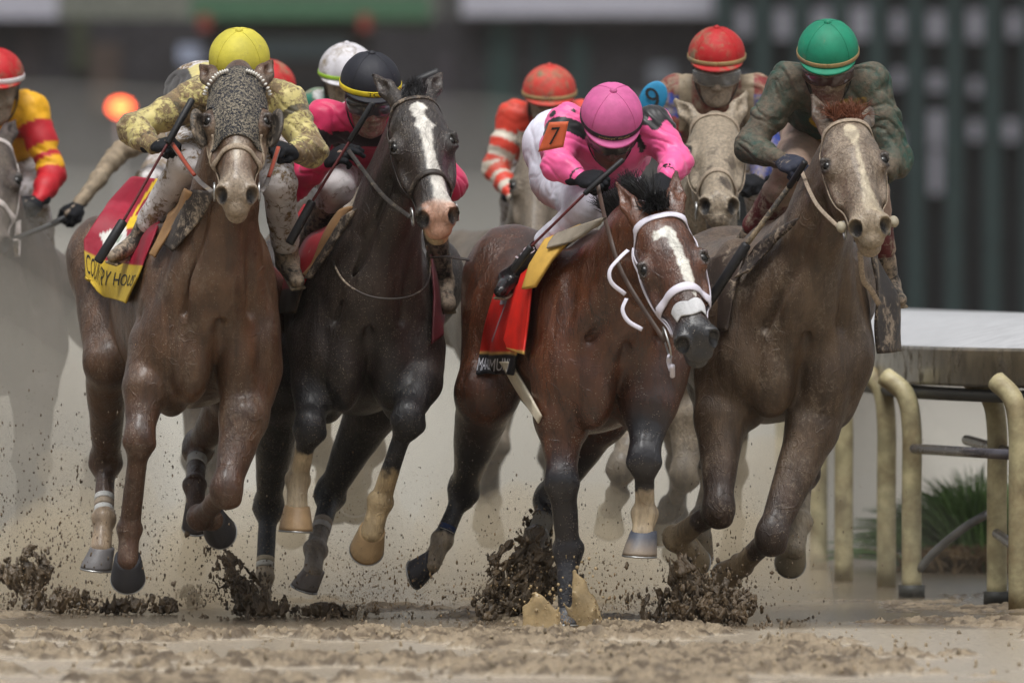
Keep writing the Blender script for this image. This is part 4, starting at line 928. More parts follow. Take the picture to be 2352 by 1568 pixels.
h2 = horse(dict(key='two', label='near black horse with a long white blaze and pink nose beside the hooded chestnut', Y=.45, ox=838, yaw=5, dz=-.035, coat=(.026, .018, .016), coat2=(.046, .032, .026), nose=(.03, .026, .026), nosew=.6, points=(.010, .010, .013), rough=.42,
    poll=(947, 236, -.5), head=(49, 7, -7), hsc=(1.02, 1.12, 1.05), ears=[(858, 172, -.42), (1015, 167, -.42)], mark=mark2, mudamt=.22, headmud=.06, mudk=.7, mudpow=.22, mudcol=(.20, .165, .12), speck=.75, wid=1.02,
    legs=[dict(side=-1, pt=1.2, p=[(725, 780, 0), (722, 880, -.05), (710, 984, -.22), (684, 1102, -.12), (682, 1168, -.16)], r=[.11, .085, .060, .034, .046, .042], toe=(0, -1, -.05), down=(-.05, 0, -1), hr=.070, hh=.085, sock=(2.42, (.52, .42, .28)), hc=(.42, .28, .15)),
          dict(side=1, pt=1.2, p=[(960, 800, 0), (958, 880, -.1), (936, 963, -.30), (874, 1152, -.16), (852, 1226, -.16)], r=[.11, .09, .064, .034, .046, .044], toe=(-.25, -.55, -.8), down=(-.15, .80, -.6), hr=.071, sock=(2.62, (.50, .38, .22)), hc=(.40, .27, .14)),
          dict(side=-1, hind=True, pt=1.1, p=[(680, 640, 1.1), (640, 900, .8), (617, 1160, 1.25), (608, 1325, 1.1), (603, 1385, 1.05)], r=[.17, .105, .056, .031, .036, .036], toe=(0, -1, 0), down=(0, 0, -1), hr=.055, hh=.05, wraps=[(.74, .80, (.50, .42, .30), .004), (.81, .88, (.62, .60, .54), .005), (.89, .97, (.50, .40, .28), .004)], sock=(2.9, (.40, .32, .22))),
          dict(side=1, hind=True, pt=1.1, p=[(960, 640, 1.1), (860, 930, .75), (760, 1134, 1.0), (724, 1262, .7), (718, 1312, .62)], r=[.17, .11, .058, .033, .045, .040], toe=(-.5, -.6, -.4), down=(-.35, .2, -1), hr=.058, hh=.07, wraps=[(.50, .58, (.42, .36, .30), .004), (.59, .66, (.6, .58, .56), .005)], sock=(2.64, (.28, .24, .20)), hc=(.20, .17, .15))]))
bridle(h2, leather, noseband=.42, w=.021)
rg = np.random.RandomState(5)
hr_ = mat('mane black', (.008, .008, .010), .45, vary=.2)
hair('forelock', [h2['H'](.02 + rg.randn() * .012, rg.randn() * .018, .07) for _ in range(150)], [h2['H'].d(-.9 + rg.randn() * .2, .3 + rg.randn() * .3, .5) for _ in range(150)], rg.uniform(.03, .075, 150), hr_, h2['root'], curl=.1, seed=2)
P = spline([W(*P2(*q), .45 + d) for q, d in (((640, 1050), -.1), ((385, 1100), -.05), ((420, 1270), -.36), ((560, 1370), -.46), ((740, 1385), -.48), ((860, 1330), -.42), ((892, 1210), -.3), ((870, 1110), -.55))], 60)
MB().tube(P[6:], .0045, 6).build('rein', leather, h2['root'])
MB().ribbon(spline([W(985, 592, .1), W(1030, 590, .0), W(1078, 597, .0)], 10), [v3(0, -.3, 1)] * 10, .028, .006).build('strap', leather, h2['root'])
clothp = mat('number cloth two', rough=.6, attr=True, mud=.5, fold=.3, foldscale=8, mudcol=MUDC)
V, F, pos, uv = drape(h2['S'], [[(700, 470, .9), (790, 480, .45)], [(655, 540, .9), (745, 560, .4)], [(640, 660, .9), (700, 650, .35)], [(636, 720, .9), (680, 720, .35)]], .45, 24, 30); mk('number_cloth', V, F, clothp, h2['root'], c4(mixc(cloth_rgb(len(V), (150, 24, 34)), srgb(58, 44, 30), (uv[:, 1] > .7) * 1.), .5))
V, F, pos, uv = drape(h2['S'], [[(985, 560, .3), (1018, 560, .7)], [(995, 680, .3), (1022, 680, .7)], [(990, 790, .3), (1016, 770, .7)]], .45, 16, 30, .02, .008); mk('number_cloth', V, F, clothp, h2['root'], c4(cloth_rgb(len(V), (84, 20, 30)), .35))
V, F, pos, uv = drape(h2['S'], [[(775, 492, .3), (812, 475, .05)], [(745, 552, .34), (772, 545, .1)], [(718, 600, .36), (738, 598, .15)], [(695, 632, .38), (708, 636, .2)]], .45, 14, 30, .018, .010, sag=lambda u, v: .008 * np.sin(v * 6 + u * 3)); mk('saddle_pad', V, F, tanpad, h2['root'])
V, F, pos, uv = drape(h2['S'], [[(790, 500, .25), (822, 480, .0)], [(748, 570, .28), (772, 560, .08)], [(702, 640, .3), (716, 640, .18)]], .45, 14, 26, .036, .012); mk('saddle', V, F, leather, h2['root'])
pink = srgb(205, 40, 92)
def silk2(V, J, H, F):
    C = np.tile(np.array(pink), (len(V), 1)); k = (.008, .008, .01)
    for s in 'AB':
        d, t = seg_param(V, [J['sh' + s], J['el' + s], J['wr' + s]]); C = mixc(C, k, (d < .09) * (t > .18) * (t < .38) * (fbm(V, 12, 6) > .42) * 1.)
    C = mixc(C, srgb(232, 70, 118), sstep(J['chest'][2] + .10, J['chest'][2] + .2, V[:, 2]) * .7)
    C = mixc(C, k, (np.abs(V[:, 2] - J['chest'][2] + .02) < .03) * (V[:, 1] < J['chest'][1]) * (V[:, 0] < J['chest'][0] + .1) * (V[:, 0] > J['chest'][0] - .12) * 1.); return C
silkm2 = mat('silks two', rough=.5, attr=True, mud=.42, mudcol=(.22, .10, .09), mudscale=30, mudpow=.10, bump=.12, bscale=40, vary=.1, sheen=.2)
j2 = person(dict(key='two', label='jockey in dark pink silks with a black helmet banded in yellow', Y=.45, head=(850, 214, .02), ang=(20, 8, 0), silk=silk2, silkm=silkm2, breech=breech_white, breechm=mat('breeches light', rough=.6, attr=True, mud=.55, mudcol=(.20, .13, .09), mudscale=30, mudpow=.06), bootm=mat('boot black', None), mud=.35, bmud=.75, boot=.14, facemud=.5, skin=(.24, .10, .08),
    j=dict(neck=(850, 285, .16), chest=(835, 310, .36), pelvis=(830, 300, .85), shA=(742, 275, .14), elA=(678, 425, .10), wrA=(748, 372, -.05), kkA=(800, 345, -.14),
           shB=(945, 280, .16), elB=(1035, 425, .08), wrB=(985, 400, -.1), kkB=(960, 400, -.18), hipA=(800, 340, .75), knA=(775, 430, .16), anA=(690, 585, .42), toeA=(672, 612, .30),
           hipB=(880, 340, .75), knB=(985, 440, .2), anB=(1018, 650, .42), toeB=(1030, 700, .30))))
by = mat('band yellow', srgb(225, 200, 40), .5, mud=.3)
hb = helmet(j2['root'], j2['H'], (.012, .013, .022), key='black cover', hmud=.15, bandm=(.022, by), size=(.140, .121, .132))
text_on('lettering', 'TC', lambda a, b: j2['H'](math.cos(a * .35 - .05) * .1445, math.sin(a * .35 - .05) * .1255, .041 + b * .016), blk, hb, 1, 1)
goggles(j2['root'], j2['HF'], mat('lens smoky', (.05, .05, .055), .08, spec=.8, mud=.3), mat('goggle frame clear', (.25, .24, .22), .25, mud=.3))
hand(j2['root'], j2['J']['wrA'], j2['J']['kkA'], v3(-.1, -.75, .6), 1, glovem, .4, sc=1.08, curls=(.25, .3, .5, .7)); hand(j2['root'], j2['J']['wrB'], j2['J']['kkB'], v3(.1, -.6, .8), 1, glovem, 1.)
whip('black riding whip with red shaft in the glove of the jockey in the black helmet', [W(857, 236, .10), W(803, 325, .12), W(718, 462, .12), W(664, 560, .10)], [.012, .006, .018], [wb, wr, wb])
rein_pair(h2, j2, mat('rein black', (.03, .025, .022), .6, mud=.4), 'A')
# ================================================================== horse 3: glossy bay, white bridle
def mark3(hl, C, al, V):
    x, y = hl[:, 0], hl[:, 1]; jig = (fbm(V, 70, 4) - .5) * .014
    cx = np.interp(x, [.11, .17, .24, .33, .41], [.004, .012, .020, .026, .030]); w = np.interp(x, [.105, .115, .14, .17, .22, .30, .36, .42], [0, .018, .020, .017, .015, .018, .016, .004])
    m = np.maximum(sstep(.003, -.003, np.abs(y - cx) - w + jig), sstep(.003, -.003, np.maximum(np.abs(y + .018) - .026, np.abs(x - .135) - .018) + jig)) * (hl[:, 2] > -.02) * (x < .42) * (x > .1) * (np.abs(y) < .1)
    C = mixc(C, (.70, .69, .64), m); dk = sstep(.46, .54, x) * (np.linalg.norm(hl - v3(.3, 0, 0), axis=1) < .5); C = mixc(C, (.022, .022, .026), dk); return C, al * (1 - m * .6)
h3 = horse(dict(key='three', label='glossy bay horse with a white bridle, head turned to the right', Y=-.35, ox=1402, yaw=13, dz=-.10, coat=(.110, .036, .014), coat2=(.050, .019, .010), nose=(.022, .022, .026), points=(.012, .011, .016), rough=.26, spec=.55, coatw=.35,
    poll=(1508, 503, -.62), head=(54, 9, -12), hsc=(1.0, 1.16, 1.08), ears=[(1414, 418, -.52), (1553, 396, -.52)], eb=(.01, .066, .03), mark=mark3, mudamt=.0, mudk=.6, mudpow=.16, speck=.45, wid=1.07, neckup=.05,
    legs=[dict(side=-1, pt=1.7, p=[(1290, 850, 0), (1288, 960, -.02), (1290, 1105, -.10), (1305, 1262, -.02), (1302, 1402, -.10)], r=[.125, .098, .062, .046, .058, .034], toe=(0, -1, 0), down=(0, 0, -1), hr=.06, hh=.05),
          dict(side=1, pt=1.25, p=[(1505, 820, 0), (1493, 930, -.1), (1480, 1055, -.22), (1480, 1180, -.12), (1476, 1225, -.14)], r=[.125, .095, .062, .034, .049, .044], toe=(-.35, -1, -.05), down=(-.05, .05, -1), hr=.070, hh=.082, sock=(2.55, (.52, .42, .29)), hc=(.09, .10, .13), hc2=(.30, .24, .18)),
          dict(side=-1, hind=True, pt=1.2, p=[(1185, 640, 1.15), (1120, 900, .9), (1066, 1122, 1.35), (1016, 1240, 1.3), (988, 1295, 1.25)], r=[.19, .125, .060, .031, .040, .042], toe=(-.1, -.3, -.9), down=(-.85, .45, -.25), hr=.062, hh=.072, wraps=[(.72, .81, (.02, .04, .12), .003), (.82, .89, (.42, .40, .38), .003), (.90, .99, (.02, .04, .12), .003)], sock=(2.92, (.42, .34, .24)), hc=(.05, .05, .06)),
          dict(side=1, hind=True, pt=1.2, p=[(1440, 700, 1.15), (1375, 950, .9), (1262, 1150, 1.2), (1232, 1235, 1.0), (1222, 1290, .9)], r=[.18, .12, .058, .034, .046, .044], toe=(0, -1, -.2), down=(-.2, .1, -1), hr=.06, wraps=[(.5, .95, (.32, .30, .26), .006)], sock=(2.9, (.2, .16, .12)))]))
wst = mat('bridle white', srgb(214, 210, 222), .45, vary=.05)
bridle(h3, wst, noseband=.385, w=.030, ring=False, wn=.036)
for s in (-1,):
    strap(h3, 'cheek_strap', [(.07, s * .12, -.045), (.2, s * .145, -.075), (.34, s * .13, -.09), (.49, s * .095, -.085)], .030, .006, wst, off=.009)
HH = h3['H']; loop1 = [(.09, -.118, -.03), (.115, -.15, -.03), (.155, -.195, -.04), (.20, -.20, -.06), (.25, -.165, -.08)]; loop2 = [(.27, -.165, -.08), (.31, -.188, -.09), (.36, -.18, -.10), (.41, -.145, -.10)]
P = spline([HH(*p) for p in loop1], 17); MB().ribbon(P, [HH.d(.2, -.6, .8)] * 17, .017, .005).build('loose_rein', wst, h3['root']); P = spline([HH(*p) for p in loop2], 14); MB().ribbon(P, [HH.d(.2, -.6, .8)] * 14, .017, .005).build('loose_rein', wst, h3['root'])
strap(h3, 'nose_tape', [(.478, -.052, .02), (.466, -.03, .045), (.478, 0, .055), (.462, .03, .045), (.475, .05, .02)], .062, .004, mat('white tape', srgb(200, 200, 202), .8, fold=.5, foldscale=40, mud=.1))
steelm = mat('steel', None)
c = HH(.52, -.088, -.06); X, Z = HH.M[:, 0], HH.M[:, 2]
MB().tube([c + X * a + Z * b for a, b in ((-.05, -.03), (-.05, .03), (-.03, .04), (.05, .035), (.06, .0), (.05, -.035), (-.05, -.03))], .004, 8, cap=False).build('bit_ring', steelm, h3['root'])
MB().tube(spline([c + X * .045 - Z * .03, c + X * .04 - Z * .075, c + X * .075 - Z * .08, c + X * .085 - Z * .04, c + X * .09 - Z * .10], 20), .010, 8).build('chin_strap', wst, h3['root'])
rg = np.random.RandomState(9)
hair('forelock', [HH(-.02 + rg.randn() * .015, rg.randn() * .018, .05) for _ in range(260)], [HH.d(-.2 + rg.randn() * .4, -.1 + rg.randn() * .3, .8) for _ in range(260)], rg.uniform(.04, .09, 260), hr_, h3['root'], curl=.12, seed=3)
a, b = h3['L'](-.1, 0, 1.60), HH(-.03, 0, -.01)
rt = [a * (1 - t) + b * t + v3(0, 0, .045 + .05 * math.sin(t * 3.1)) + v3(0, 0, 0) for t in rg.uniform(0.1, 1, 900)]
hair('mane', rt, [unit(v3(-.25 + rg.randn() * .12, .25 + rg.randn() * .2, .85)) + .35 * np.array([math.sin(r_[0] * 60), math.cos(r_[0] * 45), 0]) for r_ in rt], rg.uniform(.05, .13, 900), hr_, h3['root'], curl=.07, seed=4, w=.004)
redc = mat('number cloth three', rough=.55, attr=True, mud=.12, fold=.25, foldscale=7, mudcol=MUDC)
V, F, pos, uv = drape(h3['S'], [[(1215, 570, 1.0), (1262, 575, .5)], [(1140, 672, 1.05), (1222, 660, .45)], [(1112, 770, 1.05), (1200, 770, .45)], [(1092, 858, 1.05), (1185, 860, .5)]], -.35, 40, 50, sag=lambda u, v: .012 * np.sin(u * 11 + v * 4) * v)
cc = cloth_rgb(len(V), (196, 30, 22)); cc = mixc(cc, srgb(200, 160, 90), ((uv[:, 1] > .80) & (uv[:, 1] < .83)) * 1.); cc = mixc(cc, (.008, .008, .012), (uv[:, 1] >= .83) * 1.); nc = mk('number_cloth', V, F, redc, h3['root'], c4(cc, .3))
text_on('lettering', 'MAXIMUM S', lambda a, b: pos(.44 + a, .915 - b, .003), mat('lettering white', srgb(205, 205, 215), .7, vary=0), nc, .86, .11)
text_on('number', '7', lambda a, b: pos(.34 + a, .56 - b, .003), mat('lettering grey', srgb(150, 140, 150), .6, vary=.2), nc, .24, .34)
V, F, pos, uv = drape(h3['S'], [[(1215, 575, .35), (1290, 545, .15)], [(1180, 700, .42), (1225, 640, .25)], [(1160, 780, .42), (1215, 740, .3)], [(1168, 800, .42), (1205, 815, .3)]], -.35, 26, 40, .03, .008); cc = cloth_rgb(len(V), (214, 36, 24)); cc = mixc(cc, srgb(208, 170, 90), (uv[:, 1] > .95) * 1.); mk('number_cloth', V, F, redc, h3['root'], c4(cc, .1))
V, F, pos, uv = drape(h3['S'], [[(1255, 555, .3), (1340, 520, .0)], [(1222, 610, .34), (1270, 600, .1)], [(1206, 665, .38), (1232, 660, .2)]], -.35, 18, 30, .045, .016); mk('saddle_pad', V, F, mat('yellow pad', srgb(196, 156, 72), .7), h3['root'])
V, F, pos, uv = drape(h3['S'], [[(1278, 540, .2), (1395, 500, -.1)], [(1262, 560, .22), (1350, 535, .0)], [(1258, 572, .25), (1300, 562, .1)]], -.35, 18, 14, .06, .01); mk('saddle_cloth', V, F, mat('woven grey cloth', srgb(150, 140, 125), .9, bump=1, bscale=300), h3['root'])
V, F, pos, uv = drape(h3['S'], [[(1150, 830, .4), (1175, 830, .3)], [(1185, 890, .35), (1205, 880, .25)], [(1238, 972, .25), (1246, 955, .18)]], -.35, 8, 30, .012, .008, sm=8); gth = mk('girth', V, F, mat('girth white', None), h3['root'])
pk3 = srgb(235, 92, 152)
def silk3(V, J, H, F):
    C = np.tile(np.array(pk3), (len(V), 1)); k = (.008, .008, .01)
    for s in 'AB':
        d, t = seg_param(V, [J['sh' + s], J['el' + s], J['wr' + s]]); C = mixc(C, k, (d < .10) * (t > .12) * (t < .42) * (fbm(V, 9, 8, 2) > .46) * 1.); C = mixc(C, k, (d < .06) * (t > 1.88) * (t < 1.93) * 1.)
    C = mixc(C, k, ((V[:, 2] > J['chest'][2] + .10) & (fbm(V, 14, 12, 2) > .66)) * 1.); return C
silkm3 = mat('silks three', rough=.42, attr=True, mud=.0, bump=.10, bscale=40, vary=.06, sheen=.15)
j3 = person(dict(key='three', label='jockey in clean bright pink silks and pink helmet, crouched low over the bay horse', Y=-.35, head=(1404, 285, -.02), ang=(40, 4, 0), silk=silk3, silkm=silkm3, breech=lambda V, J: np.tile(np.array(srgb(222, 222, 236)), (len(V), 1)), silkend=.5, seat=.128, breechm=mat('breeches clean', rough=.55, attr=True, mud=.12, mudcol=MUDC, bump=.1), bootm=mat('boot gloss', (.012, .011, .012), .22, fold=.3, foldscale=16), mud=0, bmud=.2, boot=.42, facemud=.1, skin=(.10, .05, .04), bulk=1.04,
    j=dict(neck=(1408, 340, .12), chest=(1385, 350, .34), pelvis=(1290, 335, .82), shA=(1300, 290, .12), elA=(1282, 378, .0), wrA=(1330, 410, -.12), kkA=(1372, 412, -.20),
           shB=(1498, 290, .10), elB=(1553, 370, .02), wrB=(1533, 405, -.14), kkB=(1520, 440, -.22), hipA=(1285, 410, .70), knA=(1345, 478, .12), anA=(1172, 642, .42), toeA=(1152, 668, .28),
           hipB=(1400, 410, .65), knB=(1470, 480, .2), anB=(1530, 640, .5), toeB=(1540, 680, .42))))
hb = helmet(j3['root'], j3['H'], srgb(222, 105, 165), key='pink cover', hmud=.05, bandm=(.020, mat('band black', (.012, .01, .014), .6)), size=(.138, .121, .134))
text_on('lettering', "Jockeys' Guild", lambda a, b: j3['H'](math.cos(a) * .1425, math.sin(a) * .1255, .041 + b * .012), mat('lettering gold', srgb(176, 160, 110), .6, vary=0), hb, 1.0, 1)
goggles(j3['root'], j3['HF'], mat('lens smoky', None), mat('goggle frame black', (.015, .015, .018), .3))
gl3 = mat('black glove', None)
hand(j3['root'], j3['J']['wrA'], j3['J']['kkA'], v3(-.1, -.75, .65), 1, gl3, 1., sc=1.1); hand(j3['root'], j3['J']['wrB'], j3['J']['kkB'], v3(.2, -.8, .3), -1, gl3, 1., sc=1.1)
q = [W(1262, 281, -.50), W(1306, 279, -.52), W(1294, 338, -.50), W(1236, 349, -.47)]
V, F, pos, uv = patch(None, [[q[0], q[1]], [q[3], q[2]]], 8, 8, th=.004, project=False); pa = mk('number_patch', V, F, mat('patch orange', srgb(205, 96, 58), .6), j3['root'])
text_on('number', '7', lambda a, b: pos(.5 + a - b * .15, .5 - b, .003), blk, pa, .42, .62)
whip('black riding whip with thin red shaft held by the jockey in clean pink', [W(1432, 366, -.60), W(1342, 446, -.62), W(1220, 566, -.55), W(1178, 622, -.50)], [.011, .0055, .014], [wb, wr, wb])
P = spline([HH(.51, -.09, -.07), W(1436, 640, -1.0), W(1400, 540, -.9), W(1378, 450, -.62), j3['J']['kkA']], 30); MB().ribbon(P, [v3(-.3, -1, .1)] * 30, .018, .005).build('rein', mat('rein brown', (.06, .035, .025), .5), h3['root'])
text_on('lettering', 'yfe', lambda a, b: W(1206 + a * 44 - b * 6, 583 - a * 26 - b * 26, -.12), mat('lettering white', None), j3['root'], 1, 1)
# ================================================================== horse 4: mud-filmed chestnut, green rider
def mark4(hl, C, al, V):
    x, y = hl[:, 0], hl[:, 1]; jig = (fbm(V, 60, 4) - .5) * .016
    cx = np.interp(x, [.08, .15, .3, .5], [.002, .004, .010, .014]); w = np.interp(x, [.07, .085, .12, .17, .21, .3, .4, .5], [0, .022, .030, .018, .010, .008, .014, .03])
    m = sstep(.005, -.005, np.abs(y - cx) - w + jig) * (hl[:, 2] > -.02) * (x < .55) * (x > .07) * (np.abs(y) < .1); C = mixc(C, (.62, .54, .40), m * .9)
    mm = sstep(.42, .54, x) * (np.linalg.norm(hl - v3(.3, 0, 0), axis=1) < .48); C = mixc(C, (.30, .24, .16), mm * .6); return C, al * (1 - m * .5)
h4 = horse(dict(key='four', label='mud-filmed chestnut horse with a thin white stripe, nearest the running rail', Y=.15, ox=1815, yaw=13, dz=-.06, coat=(.088, .056, .034), coat2=(.135, .092, .060), nose=(.32, .27, .19), rough=.40, points=(.045, .026, .018),
    poll=(1940, 296, -.5), head=(42, 6, -6), hsc=(.98, 1.10, 1.05), ears=[(1866, 218, -.42), (2004, 250, -.25)], eb=(.005, .066, .02), mark=mark4, mudamt=.38, headmud=.26, mudk=.8, mudpow=.15, mudscale=60, wid=1.20, speck=.4,
    legs=[dict(side=-1, pt=1.5, p=[(1670, 840, 0), (1655, 960, -.05), (1650, 1168, -.22), (1552, 1236, .02), (1582, 1262, .06)], r=[.13, .10, .062, .040, .048, .046], toe=(.3, -.25, -.9), down=(.25, .9, -.4), hr=.066, sock=(2.45, (.36, .28, .18)), hc=(.34, .26, .16)),
          dict(side=1, pt=1.5, p=[(1880, 860, 0), (1864, 985, -.05), (1772, 1232, -.25), (1702, 1298, -.02), (1690, 1306, .03)], r=[.13, .10, .062, .040, .046, .044], toe=(-.7, -.2, -.6), down=(-.3, .9, -.2), hr=.060, sock=(2.5, (.32, .24, .15)), hc=(.30, .22, .13)),
          dict(side=-1, hind=True, pt=1.5, p=[(1680, 640, 1.1), (1650, 880, .85), (1640, 1075, 1.3), (1612, 1190, 1.2), (1608, 1235, 1.15)], r=[.19, .115, .060, .034, .046, .044], toe=(-.2, -.5, -.7), down=(0, .5, -.8), hr=.062, sock=(2.0, (.34, .28, .2)), hc=(.3, .24, .16)),
          dict(side=1, hind=True, pt=1.5, p=[(1900, 660, 1.1), (1880, 900, .85), (1846, 1080, 1.3), (1838, 1200, 1.1), (1822, 1262, 1.0)], r=[.19, .115, .060, .034, .050, .046], toe=(-.1, -.4, -.9), down=(-.1, .85, -.4), hr=.066, sock=(2.5, (.30, .25, .18)), hc=(.26, .22, .15))]))
bridle(h4, leatherm, noseband=.43, w=.026, nose=False)
for s in (-1, 1): e = SDF(); e.ell(h4['H'](.535, s * .093, -.03), (.026, .020, .02), h4['H'].M); V, F = e.mesh(.005); mk('bit_guard', V, F, mat('rubber pale', (.34, .30, .22), .6), h4['root'])
rg = np.random.RandomState(19); hc_ = mat('mane chestnut', (.20, .07, .035), .5, vary=.25)
hair('forelock', [h4['H'](-.005 + rg.randn() * .012, rg.uniform(-.05, .06), .055) for _ in range(420)], [h4['H'].d(-.55 + rg.randn() * .35, rg.randn() * .75, .6 + rg.randn() * .3) for _ in range(420)], rg.uniform(.03, .085, 420), hc_, h4['root'], curl=.10, seed=6, w=.003)
V, F, pos, uv = drape(h4['S'], [[(1760, 545, .35), (1838, 500, .0)], [(1720, 590, .4), (1780, 560, .15)], [(1690, 640, .45), (1722, 625, .25)]], .15, 18, 26, .02, .010, sag=lambda u, v: .006 * np.sin(v * 7)); mk('saddle', V, F, leather, h4['root'])
V, F, pos, uv = drape(h4['S'], [[(1620, 600, .9), (1720, 560, .5)], [(1618, 680, .9), (1690, 660, .5)], [(1625, 760, .9), (1672, 760, .5)]], .15, 18, 26, .014, .008); mk('number_cloth', V, F, clothp, h4['root'], c4(cloth_rgb(len(V), (62, 50, 42)), .8))
V, F, pos, uv = patch(None, [[W(1990, 560, .1), W(2022, 600, .35)], [W(2012, 690, .1), W(2055, 690, .4)], [W(2016, 812, .15), W(2073, 806, .45)]], 14, 26, th=.010, project=False, sag=lambda u, v: .012 * np.sin(u * 5 + v * 6)); mk('saddle_flap', V, F, leather, h4['root'])
P = spline([W(1975, 575, -.55), W(1982, 640, -.5), W(2000, 665, -.45), W(2020, 700, -.4)], 14); MB().ribbon(P, [v3(0, -1, 0)] * 14, .022, .006).build('strap', leatherm, h4['root'])
gr_ = srgb(8, 66, 56)
def silk4(V, J, H, F):
    C = np.tile(np.array(gr_), (len(V), 1)); C = mixc(C, srgb(200, 160, 30), (fbm(V, 4, 8, 2) > .62) * (np.abs(V[:, 0] - J['chest'][0]) < .14) * 1.)
    al = .44 - .12 * sstep(.14, .33, np.abs(V[:, 0] - J['neck'][0])) + .25 * sstep(J['neck'][1] + .05, J['neck'][1] - .12, V[:, 1]); return np.concatenate([C, al[:, None]], 1)
silkm4 = mat('silks four', rough=.5, attr=True, mud=1.0, mudcol=(.12, .092, .064), mudscale=34, mudpow=.16, fold=.35, foldscale=18, bump=.3, bscale=45, vary=.2, bdist=.006)
def breech4(V, J):
    C = np.tile(np.array(srgb(165, 140, 125)), (len(V), 1))
    for s in 'AB': d, t = seg_param(V, [J['kn' + s], J['an' + s]]); C = mixc(C, srgb(92, 34, 36), (t > .30) * (d < .1) * 1.)
    return C
j4 = person(dict(key='four', label='jockey in mud-caked dark green silks and clean green helmet beside the running rail', Y=.15, head=(1902, 140, .02), ang=(26, -3, 0), silk=silk4, silkm=silkm4, breech=breech4, breechm=mat('breeches muddy four', rough=.6, attr=True, mud=.8, mudcol=MUDC, mudscale=30), bootm=mat('boot black', None), mud=.6, bmud=.55, boot=.56, facemud=.5, skin=(.13, .075, .052), bulk=1.08, wr=.016,
    j=dict(neck=(1905, 205, .14), chest=(1905, 235, .34), pelvis=(1900, 225, .85), shA=(1812, 192, .14), elA=(1722, 338, .06), wrA=(1792, 368, -.10), kkA=(1838, 385, -.2),
           shB=(1998, 192, .14), elB=(2056, 370, .08), wrB=(2015, 402, -.06), kkB=(1985, 400, -.15), hipA=(1860, 290, .72), knA=(1822, 385, .14), anA=(1690, 602, .40), toeA=(1650, 634, .28),
           hipB=(1950, 290, .72), knB=(2000, 430, .16), anB=(2040, 655, .40), toeB=(2066, 688, .28))))
helmet(j4['root'], j4['H'], srgb(14, 138, 104), key='green cover', hmud=.25, bandm=(.018, mat('band muddy', (.36, .25, .11), .7, mud=.4)), size=(.138, .121, .130))
goggles(j4['root'], j4['HF'], mat('lens red', (.05, .022, .020), .08, spec=.8, mud=.25), mat('goggle frame muddy', (.16, .13, .10), .4, mud=.5))
navy = mat('navy glove', (.018, .022, .042), .75, mud=.35, bump=.5, bscale=160, mudcol=MUDC)
hand(j4['root'], j4['J']['wrA'], j4['J']['kkA'], v3(-.1, -.75, .65), 1, navy, 1., sc=1.12); hand(j4['root'], j4['J']['wrB'], j4['J']['kkB'], v3(.1, -.7, .7), 1, navy, 1.)
whip('long muddy black whip lying along the left leg of the jockey in green', [W(1850, 372, -.25), W(1812, 430, -.16), W(1716, 560, -.14), W(1624, 700, -.10)], [.013, .011, .020], [wb, mat('whip muddy', (.05, .045, .04), .6, mud=.5), wb])
P = spline([h4['H'](.51, -.085, -.07), W(1884, 480, -.55), W(1860, 440, -.36), j4['J']['kkA']], 18); MB().ribbon(P, [v3(-.2, -1, .3)] * 18, .016, .005).build('rein', leatherm, h4['root']); rein_pair(h4, j4, leatherm, 'B', .06)
# ================================================================== the horses and riders behind
def back_horse(key, label, Y, ox, poll, head, ears, coat, legs=None, **k):
    s = 44.5 / (44.5 + Y); yg = 650 + 34757 / (44.5 + Y); q = lambda x, z, d: (ox + x * s, yg - (1431 - z) * s, d)
    if legs is None:
        legs = [[(-85, 820, 0), (-80, 930, -.1), (-88, 1070, -.35), (-110, 1190, -.1), (-112, 1240, -.02)], [(85, 820, 0), (80, 930, -.1), (62, 1100, -.2), (52, 1290, .0), (50, 1345, .0)],
                [(-80, 660, 1.1), (-90, 900, .8), (-100, 1090, 1.3), (-100, 1220, 1.2), (-100, 1275, 1.15)], [(80, 660, 1.1), (80, 900, .8), (90, 1110, 1.3), (90, 1240, 1.2), (88, 1300, 1.15)]]
    out = []
    for i, g in enumerate(legs):
        out.append(dict(side=(-1, 1)[i % 2], hind=i > 1, p=[q(*p) for p in g], r=[.13, .095, .06, .035, .047, .043] if i < 2 else [.17, .105, .06, .035, .047, .043], toe=(0, -.6, -.7), down=(0, .6, -.8), hr=.066, hc=(.2, .17, .12), sock=(1.6, (.15, .12, .085))))
    d = dict(key=key, label=label, Y=Y, ox=ox, yaw=k.pop('yaw', 6), coat=coat, coat2=tuple(c * 1.25 for c in coat), nose=(.30, .25, .17), nosew=.5, poll=poll, head=head, ears=ears, legs=out, h=.014, mudamt=.48, mudk=.9, headmud=.25, mudpow=.2, mudcol=(.17, .13, .09))
    d.update(k); return horse(d)
def plain(*cols):
    def f(V, J, H, F): return np.tile(np.array(srgb(*cols[0])), (len(V), 1))
    return f
def simple_rider(key, label, Y, head, ang, silk, j, hcol, band=None, **k):
    d = dict(key=key, label=label, Y=Y, head=head, ang=ang, silk=silk, silkm=mat('silks ' + key, rough=.55, attr=True, mud=k.pop('mudk', .9), mudcol=(.28, .22, .15), mudscale=20, mudpow=.12, bump=.2, bscale=40), breech=breech_white, breechm=brm1, bootm=bootm, mud=k.pop('mud', .5), h=.011, bh=.009, facemud=.8, boot=.5, j=j, skin=(.25, .18, .13)); d.update(k)
    p = person(d); helmet(p['root'], p['H'], hcol, key='cover ' + key, bandm=band)
    for s in 'AB':
        if 'kk' + s in p['J']: hand(p['root'], p['J']['wr' + s], p['J']['kk' + s], v3(0, -.7, .7), 1, glovem, 1.)
    return p
